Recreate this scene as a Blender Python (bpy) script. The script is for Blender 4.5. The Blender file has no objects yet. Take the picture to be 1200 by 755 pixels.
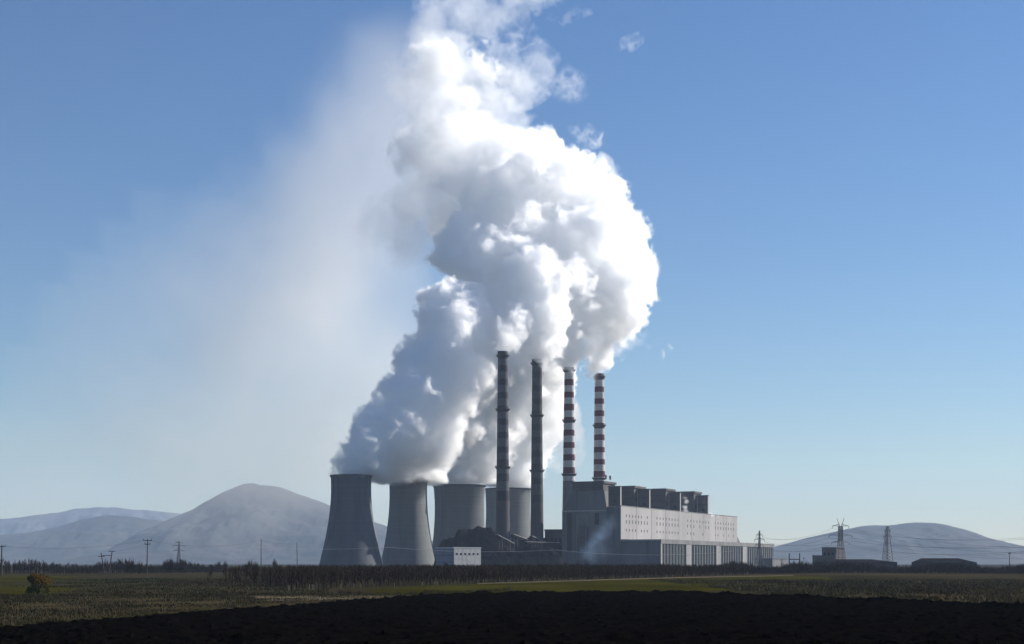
import bpy, bmesh, math, random
import numpy as np
from mathutils import Vector, Matrix

SC = bpy.context.scene
COL = SC.collection
RNG = random.Random(7)
NR = np.random.default_rng(11)

# ------------------------------------------------------------------ camera, sky, sun, exposure
F = 1667.0            # focal length in photograph pixels (1200 wide)
HOR = 660.0           # horizon row of the photograph
CAM_H = 5.0
cam_d = bpy.data.cameras.new('camera')
cam = bpy.data.objects.new('camera', cam_d)
COL.objects.link(cam)
cam.location = (0, 0, CAM_H)
cam.rotation_euler = (math.radians(90), 0, 0)
cam_d.sensor_width = 36.0
cam_d.lens = 36.0 * F / 1200.0
cam_d.shift_y = (HOR - 377.5) / 1200.0
cam_d.clip_start = 0.5
cam_d.clip_end = 60000
SC.camera = cam

SUN_AZ, SUN_EL = math.radians(65), math.radians(31)     # azimuth clockwise from the view direction (+Y)
W = bpy.data.worlds.new('World')
SC.world = W
W.use_nodes = True
wn = W.node_tree
for n in list(wn.nodes):
    wn.nodes.remove(n)
sky = wn.nodes.new('ShaderNodeTexSky')
sky.sky_type = 'NISHITA'
sky.sun_disc = False
sky.sun_elevation = SUN_EL
sky.sun_rotation = SUN_AZ
sky.altitude = 600
sky.air_density = 1.3
sky.dust_density = 0.1
sky.ozone_density = 5.0
bg = wn.nodes.new('ShaderNodeBackground')
bg.inputs['Strength'].default_value = 0.058
wo = wn.nodes.new('ShaderNodeOutputWorld')
hs = wn.nodes.new('ShaderNodeHueSaturation')          # clear, deep winter blue
hs.inputs['Saturation'].default_value = 1.13
hs.inputs['Hue'].default_value = 0.508
wn.links.new(sky.outputs[0], hs.inputs['Color'])
wn.links.new(hs.outputs[0], bg.inputs['Color'])
wn.links.new(bg.outputs[0], wo.inputs['Surface'])

sun_d = bpy.data.lights.new('sun', 'SUN')
sun_d.energy = 4.7
sun_d.angle = math.radians(0.5)
sun_d.color = (1.0, 0.95, 0.87)
sun = bpy.data.objects.new('sun', sun_d)
COL.objects.link(sun)
sdir = Vector((math.sin(SUN_AZ) * math.cos(SUN_EL), math.cos(SUN_AZ) * math.cos(SUN_EL), math.sin(SUN_EL)))
sun.rotation_euler = sdir.to_track_quat('Z', 'Y').to_euler()
sun.location = (0, 0, 900)

vs = SC.view_settings
vs.view_transform = 'Standard'
vs.look = 'None'
vs.exposure = 0.83
vs.gamma = 1.0
vs.use_curve_mapping = False
cy = SC.cycles
cy.max_bounces = 70
cy.diffuse_bounces = 2
cy.glossy_bounces = 1
cy.transmission_bounces = 2
cy.transparent_max_bounces = 16
cy.volume_bounces = 64
cy.volume_step_rate = 2.0
cy.volume_max_steps = 512
cy.use_denoising = True
cy.use_adaptive_sampling = True
cy.adaptive_threshold = 0.02
cy.caustics_reflective = False
cy.caustics_refractive = False


# ------------------------------------------------------------------ helpers
def P(px, py, D):
    """Point at depth D that stands at a place measured in the photograph."""
    return Vector(((px - 600.0) / F * D, D, CAM_H + (HOR - py) / F * D))


def G(px, py):
    """Point of the flat plain."""
    D = CAM_H * F / (py - HOR)
    return Vector(((px - 600.0) / F * D, D, 0.0))


def tag(o, label=None, cat=None, group=None, kind=None):
    if label: o['label'] = label
    if cat: o['category'] = cat
    if group: o['group'] = group
    if kind: o['kind'] = kind
    return o


def empty(name, loc=(0, 0, 0), rz=0.0):
    o = bpy.data.objects.new(name, None)
    COL.objects.link(o)
    o.location = loc
    o.rotation_euler = (0, 0, rz)
    o.empty_display_size = 1
    return o


def new_mat(name):
    m = bpy.data.materials.new(name)
    m.use_nodes = True
    nt = m.node_tree
    bsdf = nt.nodes['Principled BSDF']
    bsdf.inputs['Specular IOR Level'].default_value = 0.15
    return m, nt, bsdf


def mat(name, c1, c2=None, scale=1.0, rough=0.9, stretch=(1, 1, 1), bump=0.0, bscale=None, detail=6, lo=0.35, hi=0.65, spec=0.15, extra=None, rings=0.0):
    """Procedural material: two tones mixed by stretched noise in object space, optional third noise and bump."""
    m, nt, b = new_mat(name)
    L = nt.links.new
    b.inputs['Roughness'].default_value = rough
    b.inputs['Specular IOR Level'].default_value = spec
    tc = nt.nodes.new('ShaderNodeTexCoord')
    mp = nt.nodes.new('ShaderNodeMapping')
    mp.inputs['Scale'].default_value = stretch
    L(tc.outputs['Object'], mp.inputs['Vector'])
    nz = nt.nodes.new('ShaderNodeTexNoise')
    nz.inputs['Scale'].default_value = scale
    nz.inputs['Detail'].default_value = detail
    nz.inputs['Roughness'].default_value = 0.6
    L(mp.outputs[0], nz.inputs['Vector'])
    r = nt.nodes.new('ShaderNodeValToRGB')
    r.color_ramp.elements[0].position = lo
    r.color_ramp.elements[1].position = hi
    r.color_ramp.elements[0].color = (*c1, 1)
    r.color_ramp.elements[1].color = (*(c2 or c1), 1)
    L(nz.outputs['Fac'], r.inputs['Fac'])
    out = r.outputs['Color']
    if extra:                       # (colour, scale, stretch, lo, hi): stains of their own
        col, sc, st, l2, h2 = extra
        mp2 = nt.nodes.new('ShaderNodeMapping')
        mp2.inputs['Scale'].default_value = st
        L(tc.outputs['Object'], mp2.inputs['Vector'])
        n2 = nt.nodes.new('ShaderNodeTexNoise')
        n2.inputs['Scale'].default_value = sc
        n2.inputs['Detail'].default_value = 5
        L(mp2.outputs[0], n2.inputs['Vector'])
        mr = nt.nodes.new('ShaderNodeMapRange')
        mr.inputs['From Min'].default_value = l2
        mr.inputs['From Max'].default_value = h2
        L(n2.outputs['Fac'], mr.inputs['Value'])
        mx = nt.nodes.new('ShaderNodeMix')
        mx.data_type = 'RGBA'
        L(mr.outputs[0], mx.inputs['Factor'])
        L(out, mx.inputs['A'])
        mx.inputs['B'].default_value = (*col, 1)
        out = mx.outputs['Result']
    L(out, b.inputs['Base Color'])
    if rings:
        mp3 = nt.nodes.new('ShaderNodeMapping')
        mp3.inputs['Scale'].default_value = (0.004, 0.004, 0.42)
        L(tc.outputs['Object'], mp3.inputs['Vector'])
        n3 = nt.nodes.new('ShaderNodeTexNoise')
        n3.inputs['Scale'].default_value = 1.0
        n3.inputs['Detail'].default_value = 3
        L(mp3.outputs[0], n3.inputs['Vector'])
        mr3 = nt.nodes.new('ShaderNodeMapRange')
        mr3.inputs['From Min'].default_value = 0.35
        mr3.inputs['From Max'].default_value = 0.65
        mr3.inputs['To Min'].default_value = 1.0 - rings
        mr3.inputs['To Max'].default_value = 1.0 + rings
        L(n3.outputs['Fac'], mr3.inputs['Value'])
        mu3 = nt.nodes.new('ShaderNodeVectorMath'); mu3.operation = 'SCALE'
        L(out, mu3.inputs[0]); L(mr3.outputs[0], mu3.inputs['Scale'])
        nt.links.remove(b.inputs['Base Color'].links[0])
        L(mu3.outputs[0], b.inputs['Base Color'])
    if bump > 0:
        nb = nt.nodes.new('ShaderNodeTexNoise')
        nb.inputs['Scale'].default_value = bscale or scale * 4
        nb.inputs['Detail'].default_value = 5
        L(mp.outputs[0], nb.inputs['Vector'])
        bp = nt.nodes.new('ShaderNodeBump')
        bp.inputs['Strength'].default_value = 1.0
        bp.inputs['Distance'].default_value = bump
        L(nb.outputs['Fac'], bp.inputs['Height'])
        L(bp.outputs[0], b.inputs['Normal'])
    return m


class MB:
    """Collects boxes, bars, tubes and lathes into one mesh."""
    def __init__(s):
        s.v, s.f, s.mi = [], [], []

    def add(s, vs_, fs, mi=0):
        o = len(s.v)
        s.v += [tuple(v) for v in vs_]
        s.f += [tuple(i + o for i in f) for f in fs]
        s.mi += [mi] * len(fs)
        return s

    def box(s, x0, x1, y0, y1, z0, z1, mi=0):
        v = [(x0, y0, z0), (x1, y0, z0), (x1, y1, z0), (x0, y1, z0), (x0, y0, z1), (x1, y0, z1), (x1, y1, z1), (x0, y1, z1)]
        return s.add(v, [(3, 2, 1, 0), (4, 5, 6, 7), (0, 1, 5, 4), (1, 2, 6, 5), (2, 3, 7, 6), (3, 0, 4, 7)], mi)

    def hexa(s, v, mi=0):
        """Eight corners: bottom four counter-clockwise, then top four."""
        return s.add(v, [(3, 2, 1, 0), (4, 5, 6, 7), (0, 1, 5, 4), (1, 2, 6, 5), (2, 3, 7, 6), (3, 0, 4, 7)], mi)

    def bar(s, a, b, r, r2=None, n=4, mi=0):
        a, b = Vector(a), Vector(b)
        r2 = r if r2 is None else r2
        d = (b - a)
        if d.length < 1e-6: return s
        d.normalize()
        u = d.orthogonal().normalized()
        w = d.cross(u)
        v = []
        for c, rr in ((a, r), (b, r2)):
            for k in range(n):
                t = 2 * math.pi * (k + 0.5) / n
                v.append(c + (u * math.cos(t) + w * math.sin(t)) * rr)
        fs = [(k, (k + 1) % n, n + (k + 1) % n, n + k) for k in range(n)]
        fs += [tuple(range(n - 1, -1, -1)), tuple(range(n, 2 * n))]
        return s.add(v, fs, mi)

    def path(s, pts, r, n=3, mi=0):
        v, fs = [], []
        pts = [Vector(p) for p in pts]
        for i, p in enumerate(pts):
            d = (pts[min(i + 1, len(pts) - 1)] - pts[max(i - 1, 0)]).normalized()
            u = d.cross(Vector((0, 0, 1))).normalized()
            w = u.cross(d)
            for k in range(n):
                t = 2 * math.pi * k / n
                v.append(p + (u * math.cos(t) + w * math.sin(t)) * r)
        for i in range(len(pts) - 1):
            for k in range(n):
                fs.append((i * n + k, i * n + (k + 1) % n, (i + 1) * n + (k + 1) % n, (i + 1) * n + k))
        return s.add(v, fs, mi)

    def lathe(s, prof, n=64, mis=None, closed=False):
        """Profile of (radius, z) turned about the Z axis."""
        v = [(r * math.cos(2 * math.pi * k / n), r * math.sin(2 * math.pi * k / n), z) for r, z in prof for k in range(n)]
        m = len(prof)
        o = len(s.v)
        s.v += v
        for i in range(m if closed else m - 1):
            j = (i + 1) % m
            for k in range(n):
                s.f.append((o + i * n + k, o + i * n + (k + 1) % n, o + j * n + (k + 1) % n, o + j * n + k))
                s.mi.append(mis[i] if mis else 0)
        return s

    def data(s, name, mats, smooth=False):
        me = bpy.data.meshes.new(name)
        me.from_pydata(s.v, [], s.f)
        for m in (mats if isinstance(mats, (list, tuple)) else [mats]):
            me.materials.append(m)
        if any(s.mi):
            me.polygons.foreach_set('material_index', s.mi)
        if smooth:
            me.polygons.foreach_set('use_smooth', [True] * len(s.f))
        me.update()
        return me

    def build(s, name, mats, parent=None, smooth=False, loc=None):
        o = bpy.data.objects.new(name, s.data(name, mats, smooth))
        COL.objects.link(o)
        if parent: o.parent = parent
        if loc is not None: o.location = loc
        return o


def np_mesh(name, verts, faces, mats, mi=None, smooth=False, parent=None):
    """Mesh from numpy arrays; faces (n, 3) or (n, 4)."""
    me = bpy.data.meshes.new(name)
    verts = np.ascontiguousarray(verts, np.float32)
    faces = np.ascontiguousarray(faces, np.int32)
    k = faces.shape[1]
    me.vertices.add(len(verts))
    me.vertices.foreach_set('co', verts.ravel())
    me.loops.add(faces.size)
    me.loops.foreach_set('vertex_index', faces.ravel())
    me.polygons.add(len(faces))
    me.polygons.foreach_set('loop_start', np.arange(0, faces.size, k, dtype=np.int32))
    for m in (mats if isinstance(mats, (list, tuple)) else [mats]):
        me.materials.append(m)
    if mi is not None:
        me.polygons.foreach_set('material_index', np.ascontiguousarray(mi, np.int32))
    me.polygons.foreach_set('use_smooth', np.full(len(faces), smooth))
    me.update(calc_edges=True)
    o = bpy.data.objects.new(name, me)
    COL.objects.link(o)
    if parent: o.parent = parent
    return o


def copy_tree(o, parent=None):
    c = o.copy()
    COL.objects.link(c)
    c.parent = parent
    for ch in list(o.children):
        copy_tree(ch, c)
    return c


def interp_matrix(n, m, off):
    """n samples over m lattice cells, cubic B-spline weights."""
    t = np.arange(n) / n * (m - 5) + 1 + off % 1.0
    i = np.floor(t).astype(int)
    f = t - i
    M = np.zeros((n, m), np.float32)
    for k, w in ((-1, (1 - f) ** 3 / 6), (0, (3 * f ** 3 - 6 * f ** 2 + 4) / 6), (1, (-3 * f ** 3 + 3 * f ** 2 + 3 * f + 1) / 6), (2, f ** 3 / 6)):
        M[np.arange(n), np.clip(i + k, 0, m - 1)] += w
    return M


def lattice_noise(shape, cells, rng):
    """Smooth value noise (-1..1) on a 3-D grid, with about `cells` voxels per lattice cell."""
    ms = [int(math.ceil(s / cells)) + 6 for s in shape]
    g = rng.uniform(-1, 1, ms).astype(np.float32)
    for ax in range(3):
        M = interp_matrix(shape[ax], ms[ax], rng.random())
        g = np.moveaxis(np.tensordot(M, g, axes=(1, ax)), 0, ax)
    return g * 1.9


def fbm(shape, cells, rng, octaves=4, gain=0.55):
    a, out = 1.0, np.zeros(shape, np.float32)
    for k in range(octaves):
        if cells < 1.5: break
        out += a * lattice_noise(shape, cells, rng)
        a *= gain
        cells /= 2.03
    return out


def noise2(x, y, scale, rng, octaves=4):
    """fBm at scattered 2-D points."""
    out = np.zeros_like(x, dtype=np.float32)
    a = 1.0
    for k in range(octaves):
        n = 256
        g = rng.uniform(-1, 1, (n, n)).astype(np.float32)
        u, v = x / scale, y / scale
        i, j = np.floor(u).astype(int), np.floor(v).astype(int)
        f, h = u - i, v - j
        f = f * f * (3 - 2 * f); h = h * h * (3 - 2 * h)
        out += a * ((g[i % n, j % n] * (1 - f) + g[(i + 1) % n, j % n] * f) * (1 - h) + (g[i % n, (j + 1) % n] * (1 - f) + g[(i + 1) % n, (j + 1) % n] * f) * h)
        a *= 0.5
        scale /= 2.1
    return out


# ------------------------------------------------------------------ materials
M = {}
M['ground'] = mat('scrub_ground', (0.02, 0.017, 0.01), (0.04, 0.034, 0.019), 0.02, stretch=(1, 0.35, 1), detail=10, extra=((0.014, 0.018, 0.006), 0.006, (1, 0.4, 1), 0.5, 0.62), spec=0.0)
M['green'] = mat('winter_wheat', (0.0175, 0.017, 0.0034), (0.043, 0.041, 0.008), 0.05, stretch=(0.5, 0.25, 1), detail=9, extra=((0.028, 0.023, 0.009), 0.03, (0.3, 0.12, 1), 0.55, 0.75), spec=0.0)
M['dry'] = mat('dry_grass_field', (0.02, 0.017, 0.009), (0.055, 0.043, 0.023), 0.10, stretch=(0.35, 0.2, 1), detail=9, extra=((0.017, 0.018, 0.006), 0.035, (0.5, 0.25, 1), 0.45, 0.62), spec=0.0)
M['track'] = mat('pale_dry_track', (0.08, 0.066, 0.042), (0.13, 0.105, 0.07), 0.3, detail=8, spec=0.0)
M['soil'] = mat('wet_black_soil', (0.0012, 0.0011, 0.001), (0.0045, 0.004, 0.0036), 0.7, stretch=(0.6, 1.2, 1), bump=0.06, bscale=6, detail=8, spec=0.0)
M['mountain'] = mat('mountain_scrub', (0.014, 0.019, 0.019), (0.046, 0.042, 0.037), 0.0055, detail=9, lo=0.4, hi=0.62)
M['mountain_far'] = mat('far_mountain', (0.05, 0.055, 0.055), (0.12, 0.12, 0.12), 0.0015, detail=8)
M['conc'] = mat('weathered_concrete', (0.125, 0.133, 0.133), (0.165, 0.172, 0.168), 0.05, stretch=(1, 1, 0.12), detail=8, bump=0.05, bscale=0.6, extra=((0.10, 0.105, 0.105), 0.11, (1, 1, 0.09), 0.55, 0.85), rings=0.07)
M['conc_dark'] = mat('shaded_stained_concrete', (0.085, 0.09, 0.1), (0.13, 0.135, 0.145), 0.05, stretch=(1, 1, 0.12), detail=8, bump=0.05, bscale=0.6, extra=((0.06, 0.063, 0.07), 0.11, (1, 1, 0.05), 0.55, 0.78), rings=0.07)  # leftmost tower: stained concrete, haze shading put into its darker, bluer base colour
M['rim'] = mat('rim_concrete', (0.07, 0.07, 0.07), (0.11, 0.11, 0.105), 0.3, detail=6)
M['red'] = mat('chimney_red_paint', (0.075, 0.018, 0.022), (0.12, 0.03, 0.034), 0.12, stretch=(1, 1, 0.2), detail=7, extra=((0.045, 0.018, 0.02), 0.3, (1, 1, 0.1), 0.58, 0.75))
M['white'] = mat('chimney_white_paint', (0.38, 0.37, 0.365), (0.5, 0.485, 0.475), 0.12, stretch=(1, 1, 0.2), detail=7, extra=((0.28, 0.27, 0.26), 0.3, (1, 1, 0.1), 0.58, 0.75))
M['purple_dark'] = mat('purple_dark_band', (0.03, 0.025, 0.032), (0.048, 0.04, 0.047), 0.12, stretch=(1, 1, 0.2), detail=7)  # dark purple-grey tones for the bands of the leftmost chimney
M['purple_grey'] = mat('purple_grey_band', (0.075, 0.073, 0.083), (0.112, 0.107, 0.116), 0.12, stretch=(1, 1, 0.2), detail=7)
M['green_dark'] = mat('green_dark_band', (0.032, 0.036, 0.033), (0.052, 0.053, 0.047), 0.12, stretch=(1, 1, 0.2), detail=7)  # dark green-grey tones for the bands of the second chimney
M['green_grey'] = mat('green_grey_band', (0.055, 0.06, 0.056), (0.082, 0.084, 0.077), 0.12, stretch=(1, 1, 0.2), detail=7)
M['brown_conc'] = mat('brown_grey_concrete', (0.055, 0.048, 0.05), (0.095, 0.08, 0.08), 0.1, stretch=(1, 1, 0.15), detail=8)
M['grey_conc'] = mat('plain_grey_concrete', (0.13, 0.13, 0.13), (0.19, 0.185, 0.18), 0.1, stretch=(1, 1, 0.15), detail=8)
M['steel'] = mat('galvanised_steel', (0.10, 0.105, 0.11), (0.17, 0.175, 0.18), 0.5, rough=0.6, spec=0.4)
M['dark_steel'] = mat('dark_steel', (0.030, 0.030, 0.033), (0.06, 0.06, 0.062), 0.5, rough=0.7, spec=0.3)
M['wall_white'] = mat('white_precast_cladding', (0.26, 0.25, 0.245), (0.345, 0.328, 0.318), 0.03, stretch=(1, 1, 0.4), detail=8, extra=((0.27, 0.255, 0.25), 0.10, (1, 1, 0.15), 0.56, 0.72))
M['wall_grey'] = mat('grey_wall_cladding', (0.105, 0.105, 0.115), (0.15, 0.15, 0.16), 0.04, stretch=(1, 1, 0.3), detail=8, extra=((0.08, 0.08, 0.085), 0.12, (1, 1, 0.1), 0.56, 0.75))
M['wall_mid'] = mat('boiler_wall_cladding', (0.105, 0.105, 0.11), (0.165, 0.16, 0.16), 0.05, stretch=(1, 1, 0.25), detail=8, extra=((0.075, 0.075, 0.08), 0.14, (1, 1, 0.1), 0.55, 0.75))
M['wall_dark'] = mat('soot_stained_cladding', (0.055, 0.055, 0.056), (0.095, 0.093, 0.09), 0.07, stretch=(1, 1, 0.3), detail=8)
M['wall_brown'] = mat('brown_grey_cladding', (0.07, 0.066, 0.065), (0.115, 0.107, 0.103), 0.07, stretch=(1, 1, 0.3), detail=8)
M['glass'] = mat('dark_window_glass', (0.008, 0.011, 0.015), (0.022, 0.028, 0.034), 0.15, rough=0.4, spec=0.05)
M['pier'] = mat('pale_grey_concrete', (0.20, 0.195, 0.19), (0.27, 0.265, 0.26), 0.1, stretch=(1, 1, 0.15), detail=8)
M['window_grey'] = mat('dusty_window', (0.075, 0.075, 0.085), (0.12, 0.12, 0.13), 0.3)
M['recess'] = mat('dark_louvre_strip', (0.032, 0.033, 0.04), (0.055, 0.055, 0.062), 0.4, spec=0.0)
M['coal'] = mat('lignite_coal', (0.006, 0.006, 0.0075), (0.017, 0.0165, 0.018), 0.12, detail=9, bump=0.5, bscale=0.5, spec=0.0)
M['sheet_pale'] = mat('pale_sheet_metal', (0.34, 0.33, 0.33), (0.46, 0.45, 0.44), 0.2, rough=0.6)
M['sheet_shaded'] = mat('shaded_sheet_metal', (0.13, 0.15, 0.18), (0.18, 0.2, 0.235), 0.2, rough=0.6)  # shaded twin of the pale metal, its shade put into the colour
M['wood'] = mat('weathered_pole_wood', (0.035, 0.030, 0.026), (0.065, 0.055, 0.048), 2.0, stretch=(1, 1, 0.1))
M['bark'] = mat('bare_twigs_and_bark', (0.019, 0.0135, 0.009), (0.046, 0.032, 0.02), 0.15, detail=6)
M['bark_red'] = mat('reddish_bare_twigs', (0.014, 0.01, 0.012), (0.034, 0.024, 0.025), 0.1, detail=6)
M['lime'] = mat('limewashed_trunk', (0.075, 0.07, 0.058), (0.14, 0.13, 0.105), 1.0)
M['leaf_green'] = mat('dark_green_leaf', (0.010, 0.016, 0.005), (0.030, 0.040, 0.010), 1.2)
M['leaf_orange'] = mat('orange_autumn_leaf', (0.075, 0.042, 0.008), (0.145, 0.078, 0.014), 1.5)
M['leaf_olive'] = mat('olive_autumn_leaf', (0.06, 0.05, 0.010), (0.12, 0.085, 0.012), 1.5)
M['blade'] = mat('dry_grass_blade', (0.032, 0.029, 0.013), (0.085, 0.068, 0.034), 0.25, detail=6)
M['blade_green'] = mat('green_grass_blade', (0.026, 0.028, 0.009), (0.06, 0.058, 0.02), 0.25, detail=6)


def vol_mat(name, color, density, aniso=0.0, grid=True):
    m = bpy.data.materials.new(name)
    m.use_nodes = True
    nt = m.node_tree
    for n in list(nt.nodes): nt.nodes.remove(n)
    o = nt.nodes.new('ShaderNodeOutputMaterial')
    v = nt.nodes.new('ShaderNodeVolumePrincipled')
    v.inputs['Color'].default_value = (*color, 1)
    v.inputs['Density'].default_value = density
    v.inputs['Anisotropy'].default_value = aniso
    if not grid:
        v.inputs['Density Attribute'].default_value = ''
    nt.links.new(v.outputs[0], o.inputs['Volume'])
    return m


M['haze'] = vol_mat('valley_haze', (0.60, 0.76, 1.0), 5.2e-5, 0.0, grid=False)
M['steam'] = vol_mat('white_steam', (0.9994, 0.9995, 0.9996), 2.6, 0.45)
M['veil'] = vol_mat('thin_drifting_steam', (0.99, 0.962, 0.915), 1.0, 0.2)
M['blue_smoke'] = vol_mat('thin_blue_smoke', (0.45, 0.66, 1.0), 0.62, 0.2)


# ------------------------------------------------------------------ the setting: ground, fields, mountains
def sheet(name, pts, z, m, kind='structure'):
    me = bpy.data.meshes.new(name)
    bm = bmesh.new()
    f = bm.faces.new([bm.verts.new((p[0], p[1], z)) for p in pts])
    bm.normal_update()
    if f.normal.z < 0: f.normal_flip()
    bmesh.ops.triangulate(bm, faces=bm.faces[:])
    bm.to_mesh(me)
    bm.free()
    me.materials.append(m)
    o = bpy.data.objects.new(name, me)
    COL.objects.link(o)
    o['kind'] = kind
    return o


R_ = 14000
sheet('ground', [(-R_, -1500), (R_, -1500), (R_, R_), (-R_, R_)], 0.0, M['ground'])


def wobble(pts, amp, n=6, seed=1):
    r = random.Random(seed)
    out = []
    for i, p in enumerate(pts):
        q = pts[(i + 1) % len(pts)]
        for k in range(n):
            t = k / n
            s = amp * (0 if k == 0 else 1)
            out.append((p[0] + (q[0] - p[0]) * t + r.uniform(-s, s), p[1] + (q[1] - p[1]) * t + r.uniform(-s, s) * 2))
    return out


g_strip = [G(430, 690.5), G(560, 684.5), G(680, 680.5), G(800, 677.2), G(900, 675.5), G(970, 676), G(985, 684), G(880, 691), G(800, 695), G(700, 697), G(540, 699), G(440, 699)]
sheet('green_field', wobble(g_strip, 0.5, 6, 2), 0.03, M['green'])
sheet('green_field', wobble([G(-60, 673.5), G(60, 675), G(100, 677), G(60, 680.5), G(-60, 683)], 2.5, 9, 3), 0.03, M['green'])
sheet('green_field', wobble([G(-60, 686), G(66, 688), G(95, 691), G(62, 696), G(-60, 699)], 1.5, 9, 4), 0.03, M['green'])
EDGE = [(-90, 80), (-64, 91), (-38.0, 103), (-29.8, 139), (-20.7, 172), (-13, 202), (0, 226), (15, 229), (28.5, 221), (46, 186), (56, 158), (66, 120), (84, 84)]
dry_poly = [(-62, 215), (-46, 219), (-30, 222), (-18, 224)] + [(x, y - 0.5) for x, y in EDGE[5:1:-1]] + [(-80, 95), (-90, 130)]
sheet('dry_grass_field', wobble(dry_poly, 0.5, 4, 5), 0.025, M['dry'])
sheet('dry_grass_field', wobble([(46, 198), (57, 157), (66, 120), (84, 90), (150, 100), (190, 300), (120, 420), (70, 390), (62, 260)], 0.6, 5, 6), 0.02, M['dry'])
sheet('farm_track', wobble([G(300, 699.5), G(420, 698.5), G(482, 698.0), G(470, 701), G(380, 703.5), G(300, 705)], 0.3, 5, 8), 0.05, M['track'])
sheet('farm_track', wobble([G(560, 684.0), G(690, 679.6), G(800, 676.6), G(930, 674.2), G(930, 674.9), G(800, 677.6), G(690, 680.7), G(560, 684.8)], 0.2, 5, 9), 0.05, M['track'])


def ploughed_field():
    st = 0.19
    xs = np.arange(-92, 86, st)
    ys = np.arange(42, 252, st)
    X, Y = np.meshgrid(xs, ys, indexing='ij')
    # inside: y below the far edge line
    ex, ey = np.array([e[0] for e in EDGE]), np.array([e[1] for e in EDGE])
    yedge = np.interp(X, ex, ey) + noise2(X, X * 0 + 3.3, 5.0, NR, 3) * 1.2
    din = yedge - Y
    rot = 0.06
    u = Y * math.cos(rot) - X * math.sin(rot) + noise2(X, Y, 18, NR, 2) * 0.5
    Z = 0.10 * np.sin(u * 2 * math.pi / 1.3) + 0.09 * noise2(X, Y, 0.9, NR, 3) + 0.05 * noise2(X, Y, 9.0, NR, 2)
    clod = noise2(X, Y, 0.7, NR, 2)
    Z += np.clip(clod - 0.35, 0, 1) * 0.28
    Z += 0.42 * np.exp(-((din - 1.8) / 1.7) ** 2) * (0.6 + 0.6 * noise2(X, Y, 4.0, NR, 3)) * np.clip((X + 25) / 12, 0.15, 1)
    Z = Z + 0.22
    Z = np.where(din < 0.0, -0.2, Z)
    nx, ny = X.shape
    idx = np.arange(nx * ny).reshape(nx, ny)
    keep = (din[:-1, :-1] > -0.5) | (din[1:, 1:] > -0.5)
    a, b, c, d = idx[:-1, :-1][keep], idx[1:, :-1][keep], idx[1:, 1:][keep], idx[:-1, 1:][keep]
    faces = np.stack([a, b, c, d], 1)
    used = np.unique(faces)
    remap = np.zeros(nx * ny, np.int32)
    remap[used] = np.arange(len(used))
    verts = np.stack([X.ravel(), Y.ravel(), Z.ravel()], 1)[used]
    o = np_mesh('ploughed_field', verts, remap[faces], M['soil'])
    o['kind'] = 'structure'


ploughed_field()


def mountain(name, ridge, D, depth, m, seed, res=170):
    """A real hill with the measured ridge line: slopes fall away to the front and to the back."""
    rng = np.random.default_rng(seed)
    rx = np.array([(px - 600) / F * D for px, py in ridge])
    rz = np.array([CAM_H + (HOR - py) / F * D for px, py in ridge])
    nx = 460
    xs = np.linspace(rx[0], rx[-1], nx)
    zr = np.interp(xs, rx, rz)
    k = np.ones(9) / 9
    zr = np.convolve(np.pad(zr, 4, mode='edge'), k, 'valid')
    zr = zr + np.clip(zr, 0, 300) * 0.02 * noise2(xs + 5000, xs * 0 + 7.7, 260, rng, 5)
    t = np.linspace(-1, 1, res)
    X, T = np.meshgrid(xs, t, indexing='ij')
    Zr = zr[:, None] * np.ones_like(T)
    Yv = D + T * depth
    fall = np.clip(1 - np.abs(T), 0, 1)
    prof = fall ** 1.15
    n = noise2(X + 9000, Yv, depth * 0.42, rng, 5)
    rid = 1 - np.abs(noise2(X + 4000, Yv, depth * 0.30, rng, 4))
    Z = Zr * prof * (1 + 0.0 * n) + Zr * (0.12 * n + 0.17 * (rid - 0.75)) * np.sin(np.pi * prof) 
    gul = np.abs(noise2(X * 1.6 + 100, Yv * 0.7, 330, rng, 5))
    Z += Zr * (0.065 * (0.5 - gul)) * np.sin(np.pi * np.clip(prof, 0, 1)) ** 0.8 + Zr * 0.010 * noise2(X + 300, Yv, 110, rng, 3) * fall
    Z = np.maximum(Z, -0.5)
    Z[:, 0] = Z[:, -1] = -0.8
    idx = np.arange(nx * res).reshape(nx, res)
    f = np.stack([idx[:-1, :-1], idx[1:, :-1], idx[1:, 1:], idx[:-1, 1:]], -1).reshape(-1, 4)
    o = np_mesh(name, np.stack([X.ravel(), Yv.ravel(), Z.ravel()], 1), f, m, smooth=True)
    o['kind'] = 'structure'
    return o


mountain('mountain', [(150, 658), (175, 625), (195, 611), (215, 601), (230, 594), (250, 583), (268, 574), (285, 568.5), (297, 567), (312, 569), (330, 573), (352, 580), (375, 588), (400, 597), (430, 608), (460, 619), (500, 632), (560, 648), (620, 658)], 8600, 1900, M['mountain'], 21)
mountain('hills', [(-260, 655), (-150, 640), (-60, 632), (0, 627), (30, 624), (60, 619), (90, 611), (110, 605), (127, 602.5), (145, 604), (165, 607), (185, 609), (205, 613), (240, 625), (280, 640), (330, 656)], 9300, 1500, M['mountain'], 22)
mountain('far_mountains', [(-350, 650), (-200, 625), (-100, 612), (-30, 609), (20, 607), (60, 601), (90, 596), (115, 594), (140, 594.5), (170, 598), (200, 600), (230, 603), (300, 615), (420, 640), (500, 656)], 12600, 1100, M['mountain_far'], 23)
mountain('mountain', [(790, 658), (860, 648), (905, 641), (940, 632), (965, 626), (985, 622), (1005, 618), (1020, 616.5), (1035, 616), (1055, 613.5), (1073, 612.3), (1090, 613), (1108, 616), (1125, 622), (1145, 630), (1165, 638), (1185, 645), (1205, 650), (1240, 657)], 8200, 1700, M['mountain'], 24)
mountain('far_mountains', [(1100, 656), (1150, 648), (1185, 645), (1210, 644), (1260, 640), (1320, 646), (1400, 656)], 12400, 1100, M['mountain_far'], 25)


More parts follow.
